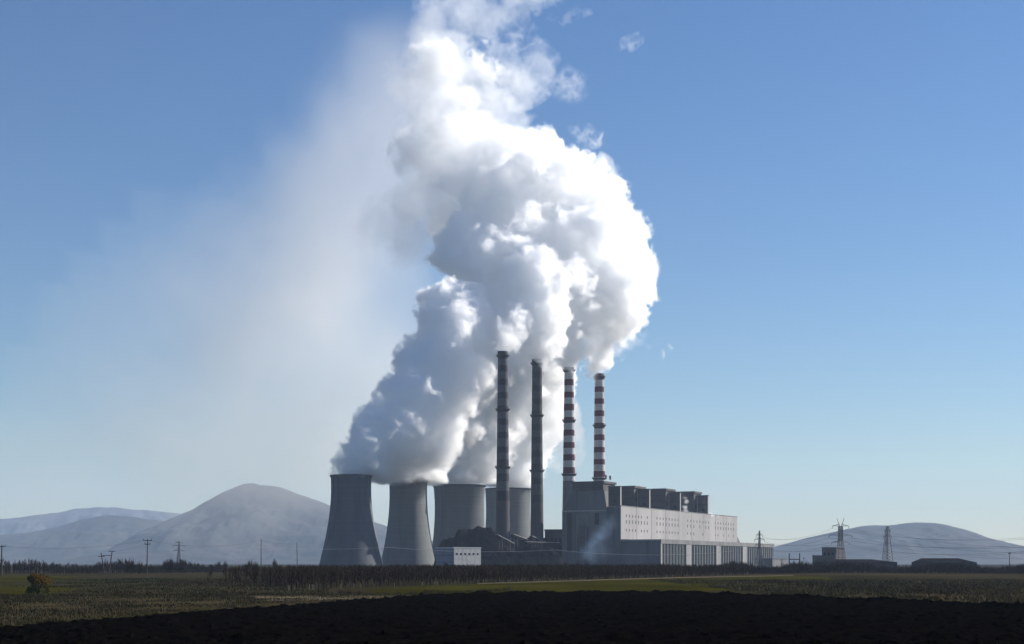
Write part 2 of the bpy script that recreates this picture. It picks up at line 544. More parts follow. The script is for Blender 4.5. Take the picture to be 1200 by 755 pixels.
# ------------------------------------------------------------------ cooling towers
def cooling_tower(px, D, top_y, r_top, r_throat, throat_t, r_base, m, label, seed):
    base = P(px, HOR, D)
    top = CAM_H + (HOR - top_y) / F * D
    root = empty('cooling_tower', (base.x, base.y, 0), seed * 0.7)
    tag(root, label, 'cooling tower', 'concrete cooling towers')
    zt = top * throat_t
    def rad(z):
        if z < zt:
            b = zt / math.sqrt((r_base / r_throat) ** 2 - 1)
        else:
            b = (top - zt) / math.sqrt(max((r_top / r_throat) ** 2 - 1, 1e-4))
        return r_throat * math.sqrt(1 + ((z - zt) / b) ** 2)
    zs = [top * k / 36 for k in range(37)]
    prof = [(rad(z), z) for z in zs]
    inner = [(rad(z) - 0.9, z) for z in reversed(zs)]
    MB().lathe(prof + inner, 96).build('shell', m, root, smooth=True)
    MB().lathe([(r_top + 0.05, top - 1.3), (r_top + 0.75, top - 1.2), (r_top + 0.75, top + 0.25), (r_top - 0.95, top + 0.25), (r_top - 0.95, top - 1.3)], 96, closed=True).build('rim', M['rim'], root)
    MB().lathe([(r_base + 0.1, 0.0), (r_base + 1.1, 0.0), (r_base + 1.0, 2.2), (r_base + 0.1, 2.2)], 96).build('base_ring', M['rim'], root)
    return root


s1, s2, s3, s4 = 1300 / F, 1390 / F, 1480 / F, 1620 / F
cooling_tower(411.5, 1300, 557.5, 23.9 * s1, 23.4 * s1, 0.86, 38.5 * s1, M['conc_dark'], 'darkest and leftmost concrete cooling tower, beside the broad mountain', 1)
cooling_tower(478.5, 1390, 563.5, 22.4 * s2, 22.0 * s2, 0.84, 33.5 * s2, M['conc'], 'slender cooling tower standing behind the low pale shed with six vents', 2)
cooling_tower(538.5, 1480, 569, 30.6 * s3, 29.0 * s3, 0.72, 36.0 * s3, M['conc'], 'wide cooling tower rising behind the dark coal heap', 3)
cooling_tower(595.5, 1620, 573, 27.0 * s4, 26.0 * s4, 0.72, 33.0 * s4, M['conc'], 'wide cooling tower half hidden behind the two dark chimneys', 4)


# ------------------------------------------------------------------ chimneys
def chimney(px, D, r_top, r_base, top_y, plats, bands, below, low_m, mats, label):
    base = P(px, HOR, D)
    top = CAM_H + (HOR - top_y) / F * D
    root = empty('striped_chimney', (base.x, base.y, 0))
    tag(root, label, 'chimney', 'tall banded chimneys')
    zb = [CAM_H + (HOR - y) / F * D for y in bands]          # band edges, from the top down
    def rad(z): return r_base + (r_top - r_base) * (z / top) ** 0.9
    edges = [top] + zb
    prof, mis = [], []
    z_list = list(reversed(edges))
    low = z_list[0]
    for k in range(9):
        z = low * k / 9
        prof.append((rad(z), z)); mis.append(2)
    nb = len(z_list) - 1
    for i, z in enumerate(z_list):
        prof.append((rad(z), z))
        if i < nb:
            mis.append(0 if (nb - 1 - i) % 2 == 0 else 1)
    mis.append(0)
    prof += [(rad(top) - 0.8, top), (rad(top) - 0.8, top - 14)]
    mis += [0, 0]
    MB().lathe(prof, 40, mis).build('shaft', [mats[0], mats[1], low_m], root, smooth=True)
    rt = rad(top)
    MB().lathe([(rt + 0.02, top - 2.4), (rt + 0.35, top - 2.3), (rt + 0.35, top + 0.3), (rt - 0.85, top + 0.3), (rt - 0.85, top - 2.4)], 40, closed=True).build('cap', M['dark_steel'], root)
    for y in plats:
        z = CAM_H + (HOR - y) / F * D
        r = rad(z)
        pl = MB().lathe([(r + 0.02, z - 0.25), (r + 1.7, z), (r + 1.7, z + 0.2), (r + 0.02, z + 0.2)], 40).build('platform', M['dark_steel'], root)
        mb = MB()
        for k in range(28):
            t = 2 * math.pi * k / 28
            c, s = math.cos(t) * (r + 1.6), math.sin(t) * (r + 1.6)
            mb.bar((c, s, z + 0.2), (c, s, z + 1.4), 0.05)
        for h in (0.8, 1.35):
            mb.lathe([(r + 1.57, z + h - 0.05), (r + 1.64, z + h - 0.05), (r + 1.64, z + h + 0.05), (r + 1.57, z + h + 0.05)], 28, closed=True)
        mb.build('railing', M['dark_steel'], pl)
        MB().lathe([(r + 0.02, z - 1.9), (r + 0.25, z - 1.9), (r + 1.5, z - 0.3), (r + 0.02, z - 0.3)], 40).build('bracket_ring', M['dark_steel'], pl)
    zl = min(low, 75)
    mb = MB()
    ang = math.radians(-125)
    ca, sa = math.cos(ang), math.sin(ang)
    for d in (-0.35, 0.35):
        a = Vector((ca * (rad(5) + 0.5) - sa * d, sa * (rad(5) + 0.5) + ca * d, 5))
        b = Vector((ca * (rad(top) + 0.5) - sa * d, sa * (rad(top) + 0.5) + ca * d, top))
        mb.bar(a, b, 0.06)
    mb.build('ladder', M['dark_steel'], root)
    return root


def vy(v): return 400 + v / 4.44
c3_b = [vy(v) for v in (163, 200, 232, 265, 295, 328, 362, 397, 427, 462, 493, 527, 557, 590, 622, 657, 690, 727)]
c4_b = [vy(v) for v in (203, 238, 266, 300, 328, 362, 392, 427, 456, 487, 517, 552, 580, 615, 643, 677, 707, 727)]
c1_b = [vy(v) for v in (92, 128, 160, 198, 230, 268, 300, 338, 370, 405, 437, 475, 507, 550, 582, 616, 655, 690, 730, 780, 830)]
c2_b = [vy(v) for v in (125, 160, 192, 232, 262, 298, 330, 366, 398, 432, 465, 500, 533, 570, 603, 640, 675, 712, 745, 800, 840)]
k1, k2, k3, k4 = 1344 / F, 1395 / F, 1456 / F, 1502 / F
chimney(589.2, 1344, 5.7 * k1, 8.9 * k1, 412.5, (417, 480, 547.5), c1_b, 0, M['brown_conc'], (M['purple_dark'], M['purple_grey']), 'tallest chimney with dark purple-grey bands, beside the coal heap')
chimney(629.3, 1395, 5.6 * k2, 8.2 * k2, 421.5, (426, 487, 551.6), c2_b, 0, M['brown_conc'], (M['green_dark'], M['green_grey']), 'dark chimney with faint green-grey bands, second from the left')
chimney(666.8, 1456, 5.4 * k3, 8.9 * k3, 431, (434.5, 493, 556), c3_b, 0, M['grey_conc'], (M['red'], M['white']), 'brightest red and white chimney, at the left edge of the boiler house')
chimney(702.3, 1502, 5.3 * k4, 8.3 * k4, 438.5, (442, 498.6, 560.5), c4_b, 0, M['grey_conc'], (M['red'], M['white']), 'shortest red and white chimney, furthest right, above the boiler house')


# ------------------------------------------------------------------ power station building
UX, UY = 0.442, 0.897
KX, KY = 103.6, 1360.0
plant = empty('power_station', (KX, KY, 0), math.atan2(UY, UX))
tag(plant, 'huge grey and white power station building with dark boiler towers along its roof', 'power station')
# local x runs along the building away from the camera, local y to its left, z up
bh = MB()
bh.box(0, 345, 14, 61, 0, 55.5).build('boiler_house', M['wall_mid'], plant)
bhp = [o for o in plant.children if o.name.startswith('boiler_house')][0]
MB().box(-0.25, 0, 14.2, 61.2, 54.9, 56.1).build('ledge', M['wall_white'], bhp)
for b0, b1, z0, z1 in ((50.5, 55.5, 16, 53.5), (22.0, 26.5, 42, 53.5)):
    MB().box(-0.15, 0.0, b0, b1, z0, z1).build('louvre_strip', M['recess'], bhp)
for b0, b1, z0, z1 in ((30, 46, 8, 52),):
    MB().box(-0.2, 0.0, b0, b1, z0, z1).build('wall_panel', M['grey_conc'], bhp)
mb = MB()                                                    # pipework and stair tower on the front wall
for k in range(6):
    z = 14 + k * 5.2
    mb.box(-2.4, -0.25, 36.5, 40.5, z, z + 0.35)
for (x, y) in ((-2.3, 36.6), (-2.3, 40.4)):
    mb.bar((x, y, 0), (x, y, 44), 0.25)
for k in range(5):
    mb.bar((-2.3, 36.6, 14.3 + k * 5.2), (-2.3, 40.4, 19.3 + k * 5.2), 0.2)
mb.bar((-1.2, 33.5, 0), (-1.2, 33.5, 40), 0.5, n=8)
mb.bar((-1.2, 43.4, 0), (-1.2, 43.4, 33), 0.35, n=8)
mb.build('stair_tower', M['dark_steel'], bhp)
# corbelled front that carries the first boiler tower
cb = MB().hexa([(0.3, 15, 55.52), (30, 15, 55.52), (30, 60, 55.52), (0.3, 60, 55.52), (0.3, 17, 75), (30, 17, 75), (30, 50.5, 75), (0.3, 50.5, 75)]).build('boiler_neck', M['wall_mid'], plant)
for b in (24, 31.5, 39, 46.5):
    MB().box(0.05, 0.3, b, b + 0.8, 56.2, 74.6).build('rib', M['wall_grey'], cb)
def boiler(a0, a1, b0, b1, z0, z1, m, capm, low=None):
    o = MB().box(a0, a1, b0, b1, z0, z1 - 2.2).build('boiler_tower', m, plant)
    MB().box(a0 - 0.9, a1 + 0.9, b0 - 1.2, b1 + 0.6, z1 - 2.2, z1).build('roof_cap', capm, o)
    if low:
        lb0, lb1, lz = low
        MB().box(a0 + 1.2, a1 - 4, lb0, lb1, z0, lz).build('lower_bay', M['wall_brown'], o)
        MB().box(a0 + 0.6, a1 - 3.6, lb0 - 0.02, lb1 + 0.5, lz, lz + 0.9).build('parapet', M['wall_dark'], o)
        for k in range(2):
            MB().bar((a0 - 0.2, lb0 + 2 + 9 * k, z0), (a0 - 0.2, lb0 + 2 + 9 * k, lz - 2), 0.9, n=10).build('duct', M['wall_grey'], o)
    for k in range(3):
        z = z0 + (z1 - z0) * (0.3 + 0.22 * k)
        MB().box(a0 - 0.12, a0, b0 + 0.5, b1 - 0.5, z, z + 0.5).build('wall_seam', M['recess'], o)
    for k in range(2):
        MB().box(a0 + 4 + k * 11, a0 + 9 + k * 11, b0 - 0.12, b0, z0 + 11, z0 + 15).build('vent_grille', M['recess'], o)
    return o
boiler(0, 30.5, 17.8, 50.2, 75.05, 84.0, M['wall_dark'], M['wall_dark'])
boiler(72, 102, 14.2, 50, 55.52, 82.8, M['wall_dark'], M['wall_brown'])
boiler(164, 192, 14.2, 50, 55.52, 84.5, M['wall_dark'], M['wall_brown'])
boiler(256, 281, 14.2, 50, 55.52, 85.6, M['wall_dark'], M['wall_brown'])

bay = MB().box(0, 371, 0, 13.98, 0, 59.3).build('bunker_bay', M['wall_grey'], plant)
# the sunlit precast face of the bay, with its windows
face = MB().box(0.0, 371.2, -0.5, 0, 27.9, 59.6).build('facade', M['wall_white'], bay)
for k in range(1, 9):
    MB().box(k * 41.2 - 0.1, k * 41.2 + 0.1, -0.62, -0.5, 28.2, 59.4).build('panel_joint', M['wall_grey'], face)
win_me = MB().box(0, 1.9, -0.62, -0.5, 0, 2.5).data('window', M['window_grey'])
tall_me = MB().box(0, 1.9, -0.62, -0.5, 0, 3.4).data('window', M['window_grey'])
def A_of(px):                                               # depth along the bay's face for a column of the photograph
    t = (px - 600) / F
    return (KX - t * KY) / (t * UY - UX)
rw = random.Random(3)
for x0, x1 in ((733, 759), (769, 795), (805, 831), (837.5, 860)):
    a0, a1 = A_of(x0), A_of(x1)
    for r, z in enumerate((49.3, 43.2, 35.6)):
        for k in range(8):
            if (r == 2 and rw.random() < 0.3): continue
            if rw.random() < 0.06: continue
            o = bpy.data.objects.new('window', tall_me if r == 1 else win_me)
            COL.objects.link(o)
            o.parent = face
            o.location = (a0 + (a1 - a0) * k / 7.4, 0, z)
MB().box(-0.3, 371.4, -0.75, 0.3, 59.62, 60.3).build('parapet', M['grey_conc'], bay)
MB().hexa([(371.3, 2, 26), (392, 2, 26), (392, 6, 26), (371.3, 6, 26), (371.3, 2, 42), (392, 2, 29), (392, 6, 29), (371.3, 6, 42)]).build('sloping_gallery', M['wall_grey'], bay)

for a_, zt in ((2.0, 78.0), (80, 79.0), (172, 79.5), (265, 80.5)):     # slab houses standing on the roof of the bay
    o = MB().box(a_, a_ + 3.2, 1.0, 13.2, 59.64, zt).build('roof_house', M['wall_brown'], bay)
    MB().box(a_ - 0.5, a_ + 3.6, 0.6, 13.8, zt, zt + 0.9).build('roof', M['wall_dark'], o)
    MB().box(a_ - 0.15, a_, 1.0, 13.2, 70.5, 71.0).build('wall_seam', M['recess'], o)
    MB().box(a_ - 0.12, a_, 4.5, 8.0, 63.0, 66.0).build('louvre', M['recess'], o)
    MB().box(a_ + 0.1, a_ + 3.1, 0.85, 1.0, 59.64, zt - 0.3).build('painted_lit_side', M['wall_white'], o)  # pale slab paints the sunlit side onto the brown house
hall = MB().box(0, 386, -40.2, -0.52, 0, 27.2).build('turbine_hall', M['wall_grey'], plant)
MB().box(-0.4, 386.4, -41.4, -40.2, 23.4, 27.6).build('fascia', M['grey_conc'], hall)
MB().box(-0.35, -0.02, -40.1, -0.6, 26.2, 27.5).build('coping', M['wall_white'], hall)
MB().box(-0.1, 0.0, -40, -0.6, 13.2, 13.6).build('wall_seam', M['recess'], hall)
MB().box(3, 385, -40.45, -40.2, 2.5, 23.4).build('glazing', M['glass'], hall)
pier_spans = ((0.0, 4.0), (72, 88), (167, 181.5), (260.5, 276))
for p0, p1 in pier_spans:
    MB().box(p0, p1, -41.1, -40.46, 0, 23.38).build('pier', M['pier'], hall)
col_me = MB().box(0, 1.2, -40.75, -40.47, 0, 23.38).data('column', M['pier'])
a = 11.0
while a < 384:
    if not any(p0 - 2.5 < a < p1 + 0.5 for p0, p1 in pier_spans):
        o = bpy.data.objects.new('column', col_me)
        COL.objects.link(o)
        o.parent = hall
        o.location = (a, 0, 0)
    a += 8.6
for z in (9.0, 16.0):
    MB().box(8, 384, -40.60, -40.46, z, z + 0.5).build('transom', M['recess'], hall)
an = MB().box(330, 392, -55, -41.8, 0, 9.5).build('annex', M['wall_mid'], hall)
MB().box(329.6, 392.4, -55.4, -41.75, 9.5, 10.3).build('roof', M['wall_dark'], an)


# ------------------------------------------------------------------ coal yard
def heap(px0, px1, D, prof, depth, label, seed):
    """Coal heap with the measured top line."""
    rng = np.random.default_rng(seed)
    nx, ny = 90, 40
    x0, x1 = (px0 - 600) / F * D, (px1 - 600) / F * D
    xs = np.linspace(x0, x1, nx)
    zt = np.interp(np.linspace(px0, px1, nx), [p[0] for p in prof], [CAM_H + (HOR - p[1]) / F * D for p in prof])
    t = np.linspace(-1, 1, ny)
    X, T = np.meshgrid(xs, t, indexing='ij')
    fall = np.clip(1.25 * (1 - np.abs(T)), 0, 1)
    Z = zt[:, None] * fall * (1 + 0.07 * noise2(X, T * depth, 12, rng, 4)) + noise2(X, T * depth, 4, rng, 3) * 1.3 * fall
    Z = np.maximum(Z, -0.3)
    Z[0, :] = Z[-1, :] = -0.3
    Z[:, 0] = Z[:, -1] = -0.3
    cx = 0.5 * (x0 + x1)
    idx = np.arange(nx * ny).reshape(nx, ny)
    f = np.stack([idx[:-1, :-1], idx[1:, :-1], idx[1:, 1:], idx[:-1, 1:]], -1).reshape(-1, 4)
    o = np_mesh('coal_heap', np.stack([(X - cx).ravel(), (T * depth).ravel(), Z.ravel()], 1), f, M['coal'])
    o.location = (cx, D, 0)
    return tag(o, label, 'coal heap', 'heaps in the coal yard')


heap(508, 606, 1290, [(508, 664), (514, 640), (520, 631), (533, 630), (536, 622), (545, 620.5), (575, 621), (588, 630), (600, 637), (606, 664)], 34, 'large dark flat-topped coal heap behind the pale shed', 1)
heap(596, 666, 1420, [(596, 664), (600, 627), (606, 629), (615, 634), (622, 630), (640, 632), (660, 640), (666, 664)], 28, 'smaller dark coal heap between the second chimney and the boiler house', 2)
heap(560, 662, 1235, [(560, 664), (566, 650), (585, 645), (605, 646), (630, 643), (645, 644), (656, 650), (662, 664)], 22, 'long low coal heap at the feet of the dark chimneys', 3)


def conveyor(p, q, label, w=2.6, h=2.2):
    p, q = Vector(p), Vector(q)
    root = empty('coal_conveyor', (p.x, p.y, 0))
    tag(root, label, 'conveyor', 'coal conveyor galleries')
    d = q - p
    side = Vector((d.y, -d.x, 0)).normalized() * w / 2
    o = Vector((p.x, p.y, 0))
    a, b = p - o, q - o
    up = Vector((0, 0, h))
    MB().hexa([a - side, b - side, b + side, a + side, a - side + up, b - side + up, b + side + up, a + side + up]).build('gallery', M['coal'], root)
    e = side * 1.25
    MB().hexa([a - e + up * 1.01, b - e + up * 1.01, b + e + up * 1.01, a + e + up * 1.01, a - e + up * 1.14, b - e + up * 1.14, b + e + up * 1.14, a + e + up * 1.14]).build('roof', M['sheet_pale'], root)  # pale roof colour stands in for sunlit ridge lines
    n = max(2, int(d.length / 22))
    for k in range(n):
        c = a + (b - a) * ((k + 0.5) / n)
        mb = MB()
        for s in (-1, 1):
            mb.bar(c + side * s, Vector((c.x, c.y, 0)) + side * s * 1.7, 0.35)
        zz = c.z * 0.5
        mb.bar(Vector((c.x, c.y, zz)) - side * 1.3, Vector((c.x, c.y, zz)) + side * 1.3, 0.25)
        mb.build('trestle', M['dark_steel'], root)
    return root


conveyor(P(582, 630, 1230), P(601, 640, 1255), 'short sloping conveyor with a roof painted as if sunlit at the foot of the tallest chimney')
conveyor(P(600, 629, 1300), P(619, 636, 1340), 'conveyor with a roof painted as if sunlit, sloping down between the two dark chimneys')
conveyor(P(622, 631, 1320), P(634, 637, 1345), 'conveyor with a roof painted as if sunlit, sloping across the second chimney')
conveyor(P(616, 638.0, 1310), P(655, 639.0, 1345), 'level conveyor with a roof painted as if sunlit running to the boiler house')
bx = empty('transfer_building', (P(649, HOR, 1440).x, 1440, 0))
tag(bx, 'dark flat-roofed coal transfer building beside the boiler house', 'building')
MB().box(-9, 9, -8, 8, 0, 37.5).build('wall', M['wall_dark'], bx)
MB().box(-9.6, 9.6, -8.6, 8.6, 37.5, 39).build('roof', M['wall_brown'], bx)
for k in range(4):
    MB().box(-7.5 + k * 4.2, -5.2 + k * 4.2, -8.1, -8.0, 25, 30).build('window', M['glass'], bx)

# pale shed before the cooling towers
c = P(531.5, HOR, 1120)
shed = empty('pale_shed', (c.x, c.y, 0), math.radians(38))
tag(shed, 'low pale shed with six small vents on its sunlit side', 'shed')
MB().box(0, 26.5, 0, 24.5, 0, 16.6).build('wall', M['sheet_shaded'], shed)  # shade of the face away from the sun painted in as blue-grey
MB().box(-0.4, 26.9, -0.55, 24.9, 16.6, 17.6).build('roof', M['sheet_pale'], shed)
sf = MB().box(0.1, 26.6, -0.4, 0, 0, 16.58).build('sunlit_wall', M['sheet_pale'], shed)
for k in range(6):
    MB().box(2.0 + k * 4.1, 3.7 + k * 4.1, -0.5, -0.4, 11.4, 13.0).build('vent', M['glass'], sf)
    MB().box(0.3 + k * 4.1, 0.62 + k * 4.1, -0.46, -0.4, 0, 16.5).build('rib', M['sheet_pale'], sf)
for z in (5.5, 11.0):
    MB().box(-0.1, 0.0, 0.2, 24.3, z, z + 0.3).build('wall_seam', M['recess'], shed)
MB().box(-0.12, 0.0, 8, 12.5, 0, 5).build('door', M['recess'], shed)


# ------------------------------------------------------------------ buildings on the right
c = P(975, HOR, 1300)
sub = empty('switch_house', (c.x, c.y, 0), math.radians(52))
tag(sub, 'stepped concrete switch house beside the tall pylon', 'building')
MB().box(0, 17, -4, 10, 0, 18.8).build('main_block', M['wall_brown'], sub)
MB().box(-0.4, 17.4, -4.4, 10.4, 18.8, 19.6).build('roof', M['grey_conc'], sub)
MB().box(1, 12, 10.02, 20, 0, 12.2).build('side_block', M['wall_brown'], sub)
MB().hexa([(17.02, -4, 0), (27, -4, 0), (27, 9, 0), (17.02, 9, 0), (17.02, -4, 17), (22, -4, 10), (22, 9, 10), (17.02, 9, 17)]).build('lean_to', M['grey_conc'], sub)
for k in range(3):
    MB().box(-0.1, 0.0, -2 + k * 4, 0.2 + k * 4, 12, 14.5).build('window', M['glass'], sub)


def long_shed(px0, px1, D, y_eave, y_ridge, label, rz, depth=22):
    x0, x1 = (px0 - 600) / F * D, (px1 - 600) / F * D
    ze, zr = CAM_H + (HOR - y_eave) / F * D, CAM_H + (HOR - y_ridge) / F * D
    L = (x1 - x0) / math.cos(rz)
    root = empty('long_shed', ((x0 + x1) / 2, D, 0), rz)
    tag(root, label, 'shed', 'long low sheds')
    MB().box(-L / 2, L / 2, -depth / 2, depth / 2, 0, ze).build('wall', M['recess'], root)
    h = depth / 2 + 0.8
    e = L / 2 + 0.6
    MB().add([(-e, -h, ze), (e, -h, ze), (e, h, ze), (-e, h, ze), (-e * 0.72, 0, zr), (e * 0.45, 0, zr)], [(0, 1, 5, 4), (2, 3, 4, 5), (1, 2, 5), (3, 0, 4), (3, 2, 1, 0)]).build('roof', M['coal'], root)
    for k in range(0):
        MB().box(-L / 2 + L * (k + 0.3) / 8, -L / 2 + L * (k + 0.6) / 8, -depth / 2 - 0.1, -depth / 2, ze * 0.45, ze * 0.75).build('window', M['glass'], root)
    return root


long_shed(957, 1046, 1080, 659.0, 655.5, 'long dark shed below the stepped switch house', math.radians(12))
long_shed(1072, 1140, 1050, 659.4, 654.3, 'long dark shed standing alone right of the slim pylon', math.radians(-9))


# ------------------------------------------------------------------ pylons, poles and wires
def lattice(mb, base_w, top_w, z0, z1, n, r):
    for k in range(n):
        za, zb = z0 + (z1 - z0) * k / n, z0 + (z1 - z0) * (k + 1) / n
        wa, wb = base_w + (top_w - base_w) * k / n, base_w + (top_w - base_w) * (k + 1) / n
        ca = [Vector((sx * wa / 2, sy * wa / 2, za)) for sx, sy in ((-1, -1), (1, -1), (1, 1), (-1, 1))]
        cb_ = [Vector((sx * wb / 2, sy * wb / 2, zb)) for sx, sy in ((-1, -1), (1, -1), (1, 1), (-1, 1))]
        for i in range(4):
            j = (i + 1) % 4
            mb.bar(ca[i], cb_[i], r * 1.3)
            mb.bar(ca[i], cb_[j], r * 0.7)
            mb.bar(ca[j], cb_[i], r * 0.7)
            mb.bar(cb_[i], cb_[j], r * 0.7)


def pylon(px, D, top_y, label, arms, base_w=8.0, waist=2.2, horns=False, rz=0.0, r=0.20):
    base = P(px, HOR, D)
    top = CAM_H + (HOR - top_y) / F * D
    root = empty('lattice_pylon', (base.x, base.y, 0), rz)
    tag(root, label, 'pylon', 'steel lattice pylons')
    mb = MB()
    zw = top * 0.55
    lattice(mb, base_w, waist, 0, zw, 7, r)
    zt = top * (0.84 if horns else 1.0)
    lattice(mb, waist, waist * (0.9 if horns else 0.35), zw, zt, 8, r)
    mb.build('mast', M['steel'], root)
    ends = []
    for za, half in arms:
        z = top * za
        am = MB()
        for s in (-1, 1):
            tip = Vector((s * half, 0, z))
            for sy in (-1, 1):
                for dz in (0, 1.6):
                    am.bar((s * waist * 0.4, sy * waist * 0.4, z + dz), tip, r * 0.8)
            for k in range(1, 4):
                t = k / 4
                am.bar((s * (waist * 0.4 + (half - waist * 0.4) * t), 0, z + 0.0), (s * (waist * 0.4 + (half - waist * 0.4) * t), 0, z + 1.6 * (1 - t)), r * 0.6)
            ends.append(root.location + Vector((s * half * math.cos(rz), s * half * math.sin(rz), z - 2.2)))
        a_ = am.build('cross_arm', M['steel'], root)
        for s in (-1, 1):
            MB().bar((s * half, 0, z), (s * half, 0, z - 2.2), 0.18, n=6).build('insulator', M['dark_steel'], a_)
    if horns:
        for s in (-1, 1):
            hm = MB()
            for d in (-0.5, 0.5):
                hm.bar((s * waist * 0.3 + d * 0.8, d, zt), (s * waist * 1.05, 0, top), r)
            for k in range(4):
                t = k / 4
                hm.bar((s * waist * (0.3 + .75 * t) - 0.4 * (1 - t), -0.5 * (1 - t), zt + (top - zt) * t), (s * waist * (0.3 + .75 * (t + .25)) + 0.4 * (1 - t), 0.5 * (1 - t), zt + (top - zt) * (t + .25)), r * 0.6)
            hm.build('horn', M['steel'], root)
    return root, ends


_, e985 = pylon(985, 1230, 607, 'tall pylon with two horns and wide arms beside the switch house', ((0.40 + 0.12, 8.0), (0.66, 10.5), (0.84, 7.5)), base_w=9, waist=3.2, horns=True, rz=math.radians(10), r=0.20)
_, e1040 = pylon(1040, 1380, 617, 'slim pylon with short arms in front of the right-hand mountain', ((0.60, 5.0), (0.76, 6.0), (0.90, 4.0)), base_w=8.5, waist=4.8, rz=math.radians(35), r=0.22)
_, e890 = pylon(890, 1330, 622, 'small pylon in front of the far end of the turbine hall', ((0.62, 4.5), (0.76, 5.5), (0.88, 3.5)), base_w=7, waist=1.8, rz=math.radians(20), r=0.17)
_, e210 = pylon(210, 2300, 634, 'distant faint pylon in front of the broad left-hand mountain', ((0.62, 9), (0.80, 11), (0.93, 6)), base_w=10, waist=4, rz=0.1, r=0.42)


def wood_pole(px, D, top_y, r, label, arms=(), lean=0.0, name='utility_pole', m='wood'):
    base = P(px, HOR, D)
    top = CAM_H + (HOR - top_y) / F * D
    root = empty(name, (base.x, base.y, 0))
    tag(root, label, 'pole', 'poles along the plain')
    MB().bar((0, 0, -0.3), (lean, 0, top), r, r * 0.7, n=8).build('pole', M[m], root)
    for z, half in arms:
        x = lean * (z * top) / top
        ar = MB().box(x - half, x + half, -0.16, 0.16, z * top, z * top + 0.3).build('cross_arm', M[m], root)
        for s in (-0.9, 0, 0.9):
            MB().bar((x + s * half, 0, z * top + 0.3), (x + s * half, 0, z * top + 0.85), 0.13, n=6).build('insulator', M['dark_steel'], ar)
    return root


wood_pole(2, 560, 639.5, 0.32, 'utility pole with a wide cross arm at the far left', ((0.955, 1.5), (0.50, 0.9)))
wood_pole(172, 600, 632.5, 0.26, 'slim utility pole with two short cross arms among the bushes', ((0.965, 1.8), (0.86, 1.2)), lean=0.35)
wood_pole(306, 760, 632, 0.24, 'plain tall pole, the taller of two beside the left cooling tower', (), name='bare_pole')
wood_pole(348.5, 800, 636, 0.24, 'plain pole nearest the left cooling tower', (), lean=-0.3, name='bare_pole')
wood_pole(1183, 760, 647.5, 0.22, 'short utility pole at the far right of the plain', ((0.93, 0.8),))

c = P(125, HOR, 620)
vf = empty('splayed_pole_frame', (c.x, c.y, 0))
tag(vf, 'splayed timber frame of two poles with short arms behind the thicket', 'pole frame')
for s in (-1, 1):
    MB().bar((s * 0.9, 0, -0.3), (s * 2.4, 0, 10.2 if s > 0 else 9.4), 0.26, 0.2, n=8).build('leg', M['wood'], vf)
    z = 10.0 if s > 0 else 7.8
    MB().box(s * 2.3 - 1.4, s * 2.3 + 1.4, -0.15, 0.15, z, z + 0.3).build('cross_arm', M['wood'], vf)
MB().box(-1.9, 1.9, -0.1, 0.1, 8.2, 8.45).build('brace', M['wood'], vf)

c = P(931, HOR, 1150)
gf = empty('switchyard_gantry', (c.x, c.y, 0))
tag(gf, 'low steel switchyard gantry right of the turbine hall', 'gantry')
for x in (-4.2, 4.2):
    MB().box(x - 0.35, x + 0.35, -0.35, 0.35, 0, 13).build('post', M['dark_steel'], gf)
MB().box(-3.85, 3.85, -0.25, 0.25, 7.6, 8.4).build('beam', M['dark_steel'], gf)
for i, (x, h) in enumerate(((942, 10), (953, 12), (957, 9), (916, 8))):
    p = P(x, HOR, 1120)
    o = MB().bar((0, 0, 0), (0, 0, h), 0.28, 0.2, n=6)
    o.box(-0.9, 0.9, -0.1, 0.1, h - 1.4, h - 1.15)
    tag(o.build('switchyard_post', M['dark_steel'], loc=(p.x, p.y, 0)), ('thin switchyard post just right of the gantry', 'tallest thin switchyard post left of the switch house', 'short thin post close against the switch house', 'thin post left of the switchyard gantry')[i], 'post', 'switchyard posts')


def wire(p, q, sag, r, label):
    p, q = Vector(p), Vector(q)
    pts = []
    for k in range(41):
        t = k / 40
        v = p.lerp(q, t)
        v.z -= sag * 4 * t * (1 - t)
        pts.append(v)
    o = MB().path(pts, r, 3).build('power_line', M['dark_steel'])
    return tag(o, label, 'power line', 'overhead power lines')


wr = 0.075
lev = ('lowest', 'middle', 'topmost')
for k in range(3):
    for s, side in ((0, 'left'), (1, 'right')):
        i = k * 2 + s
        # from the horned pylon: off to the right past the slim pylon, and to the small pylon at the hall
        q = P(1260, (640, 633, 625)[k] + s * 2.0, 1000)
        wire(e985[i], q, 7, wr, f'{lev[k]} wire on the {side} arm ends of the horned pylon, running right across the mountain')
        wire(e890[i], e985[i], 5, wr, f'{lev[k]} wire between the {side} arms of the small pylon and the horned pylon')
for k in range(3):
    i = k * 2 + 1
    q = P(1280, (652, 645, 639)[k], 900)
    wire(e1040[i], q, 6, wr, f'{lev[k]} wire from the slim pylon running off to the right')
wire(P(250, 637, 640), P(455, 641.5, 640), 1.6, 0.055, 'pale wire crossing in front of the left cooling tower')
wire(P(455, 641.5, 640), P(650, 644.5, 640), 1.4, 0.055, 'pale wire crossing in front of the shed and coal heaps')
wire(P(650, 644.5, 640), P(860, 646, 640), 2.0, 0.055, 'pale wire crossing in front of the boiler house')
wire(P(2, 640, 560), P(172, 633.2, 600), 2.0, 0.04, 'wire between the far left pole and the slim pole')
wire(P(172, 633.2, 600), P(306, 633, 760), 3.0, 0.05, 'wire between the slim pole and the plain tall pole')
wire(P(306, 633, 760), P(348.5, 637, 800), 1.0, 0.05, 'wire between the two plain poles')
for o in COL.objects:
    if o.name.startswith('power_line') and 'pale wire' in o.get('label', ''):
        o.data.materials[0] = M['sheet_pale']


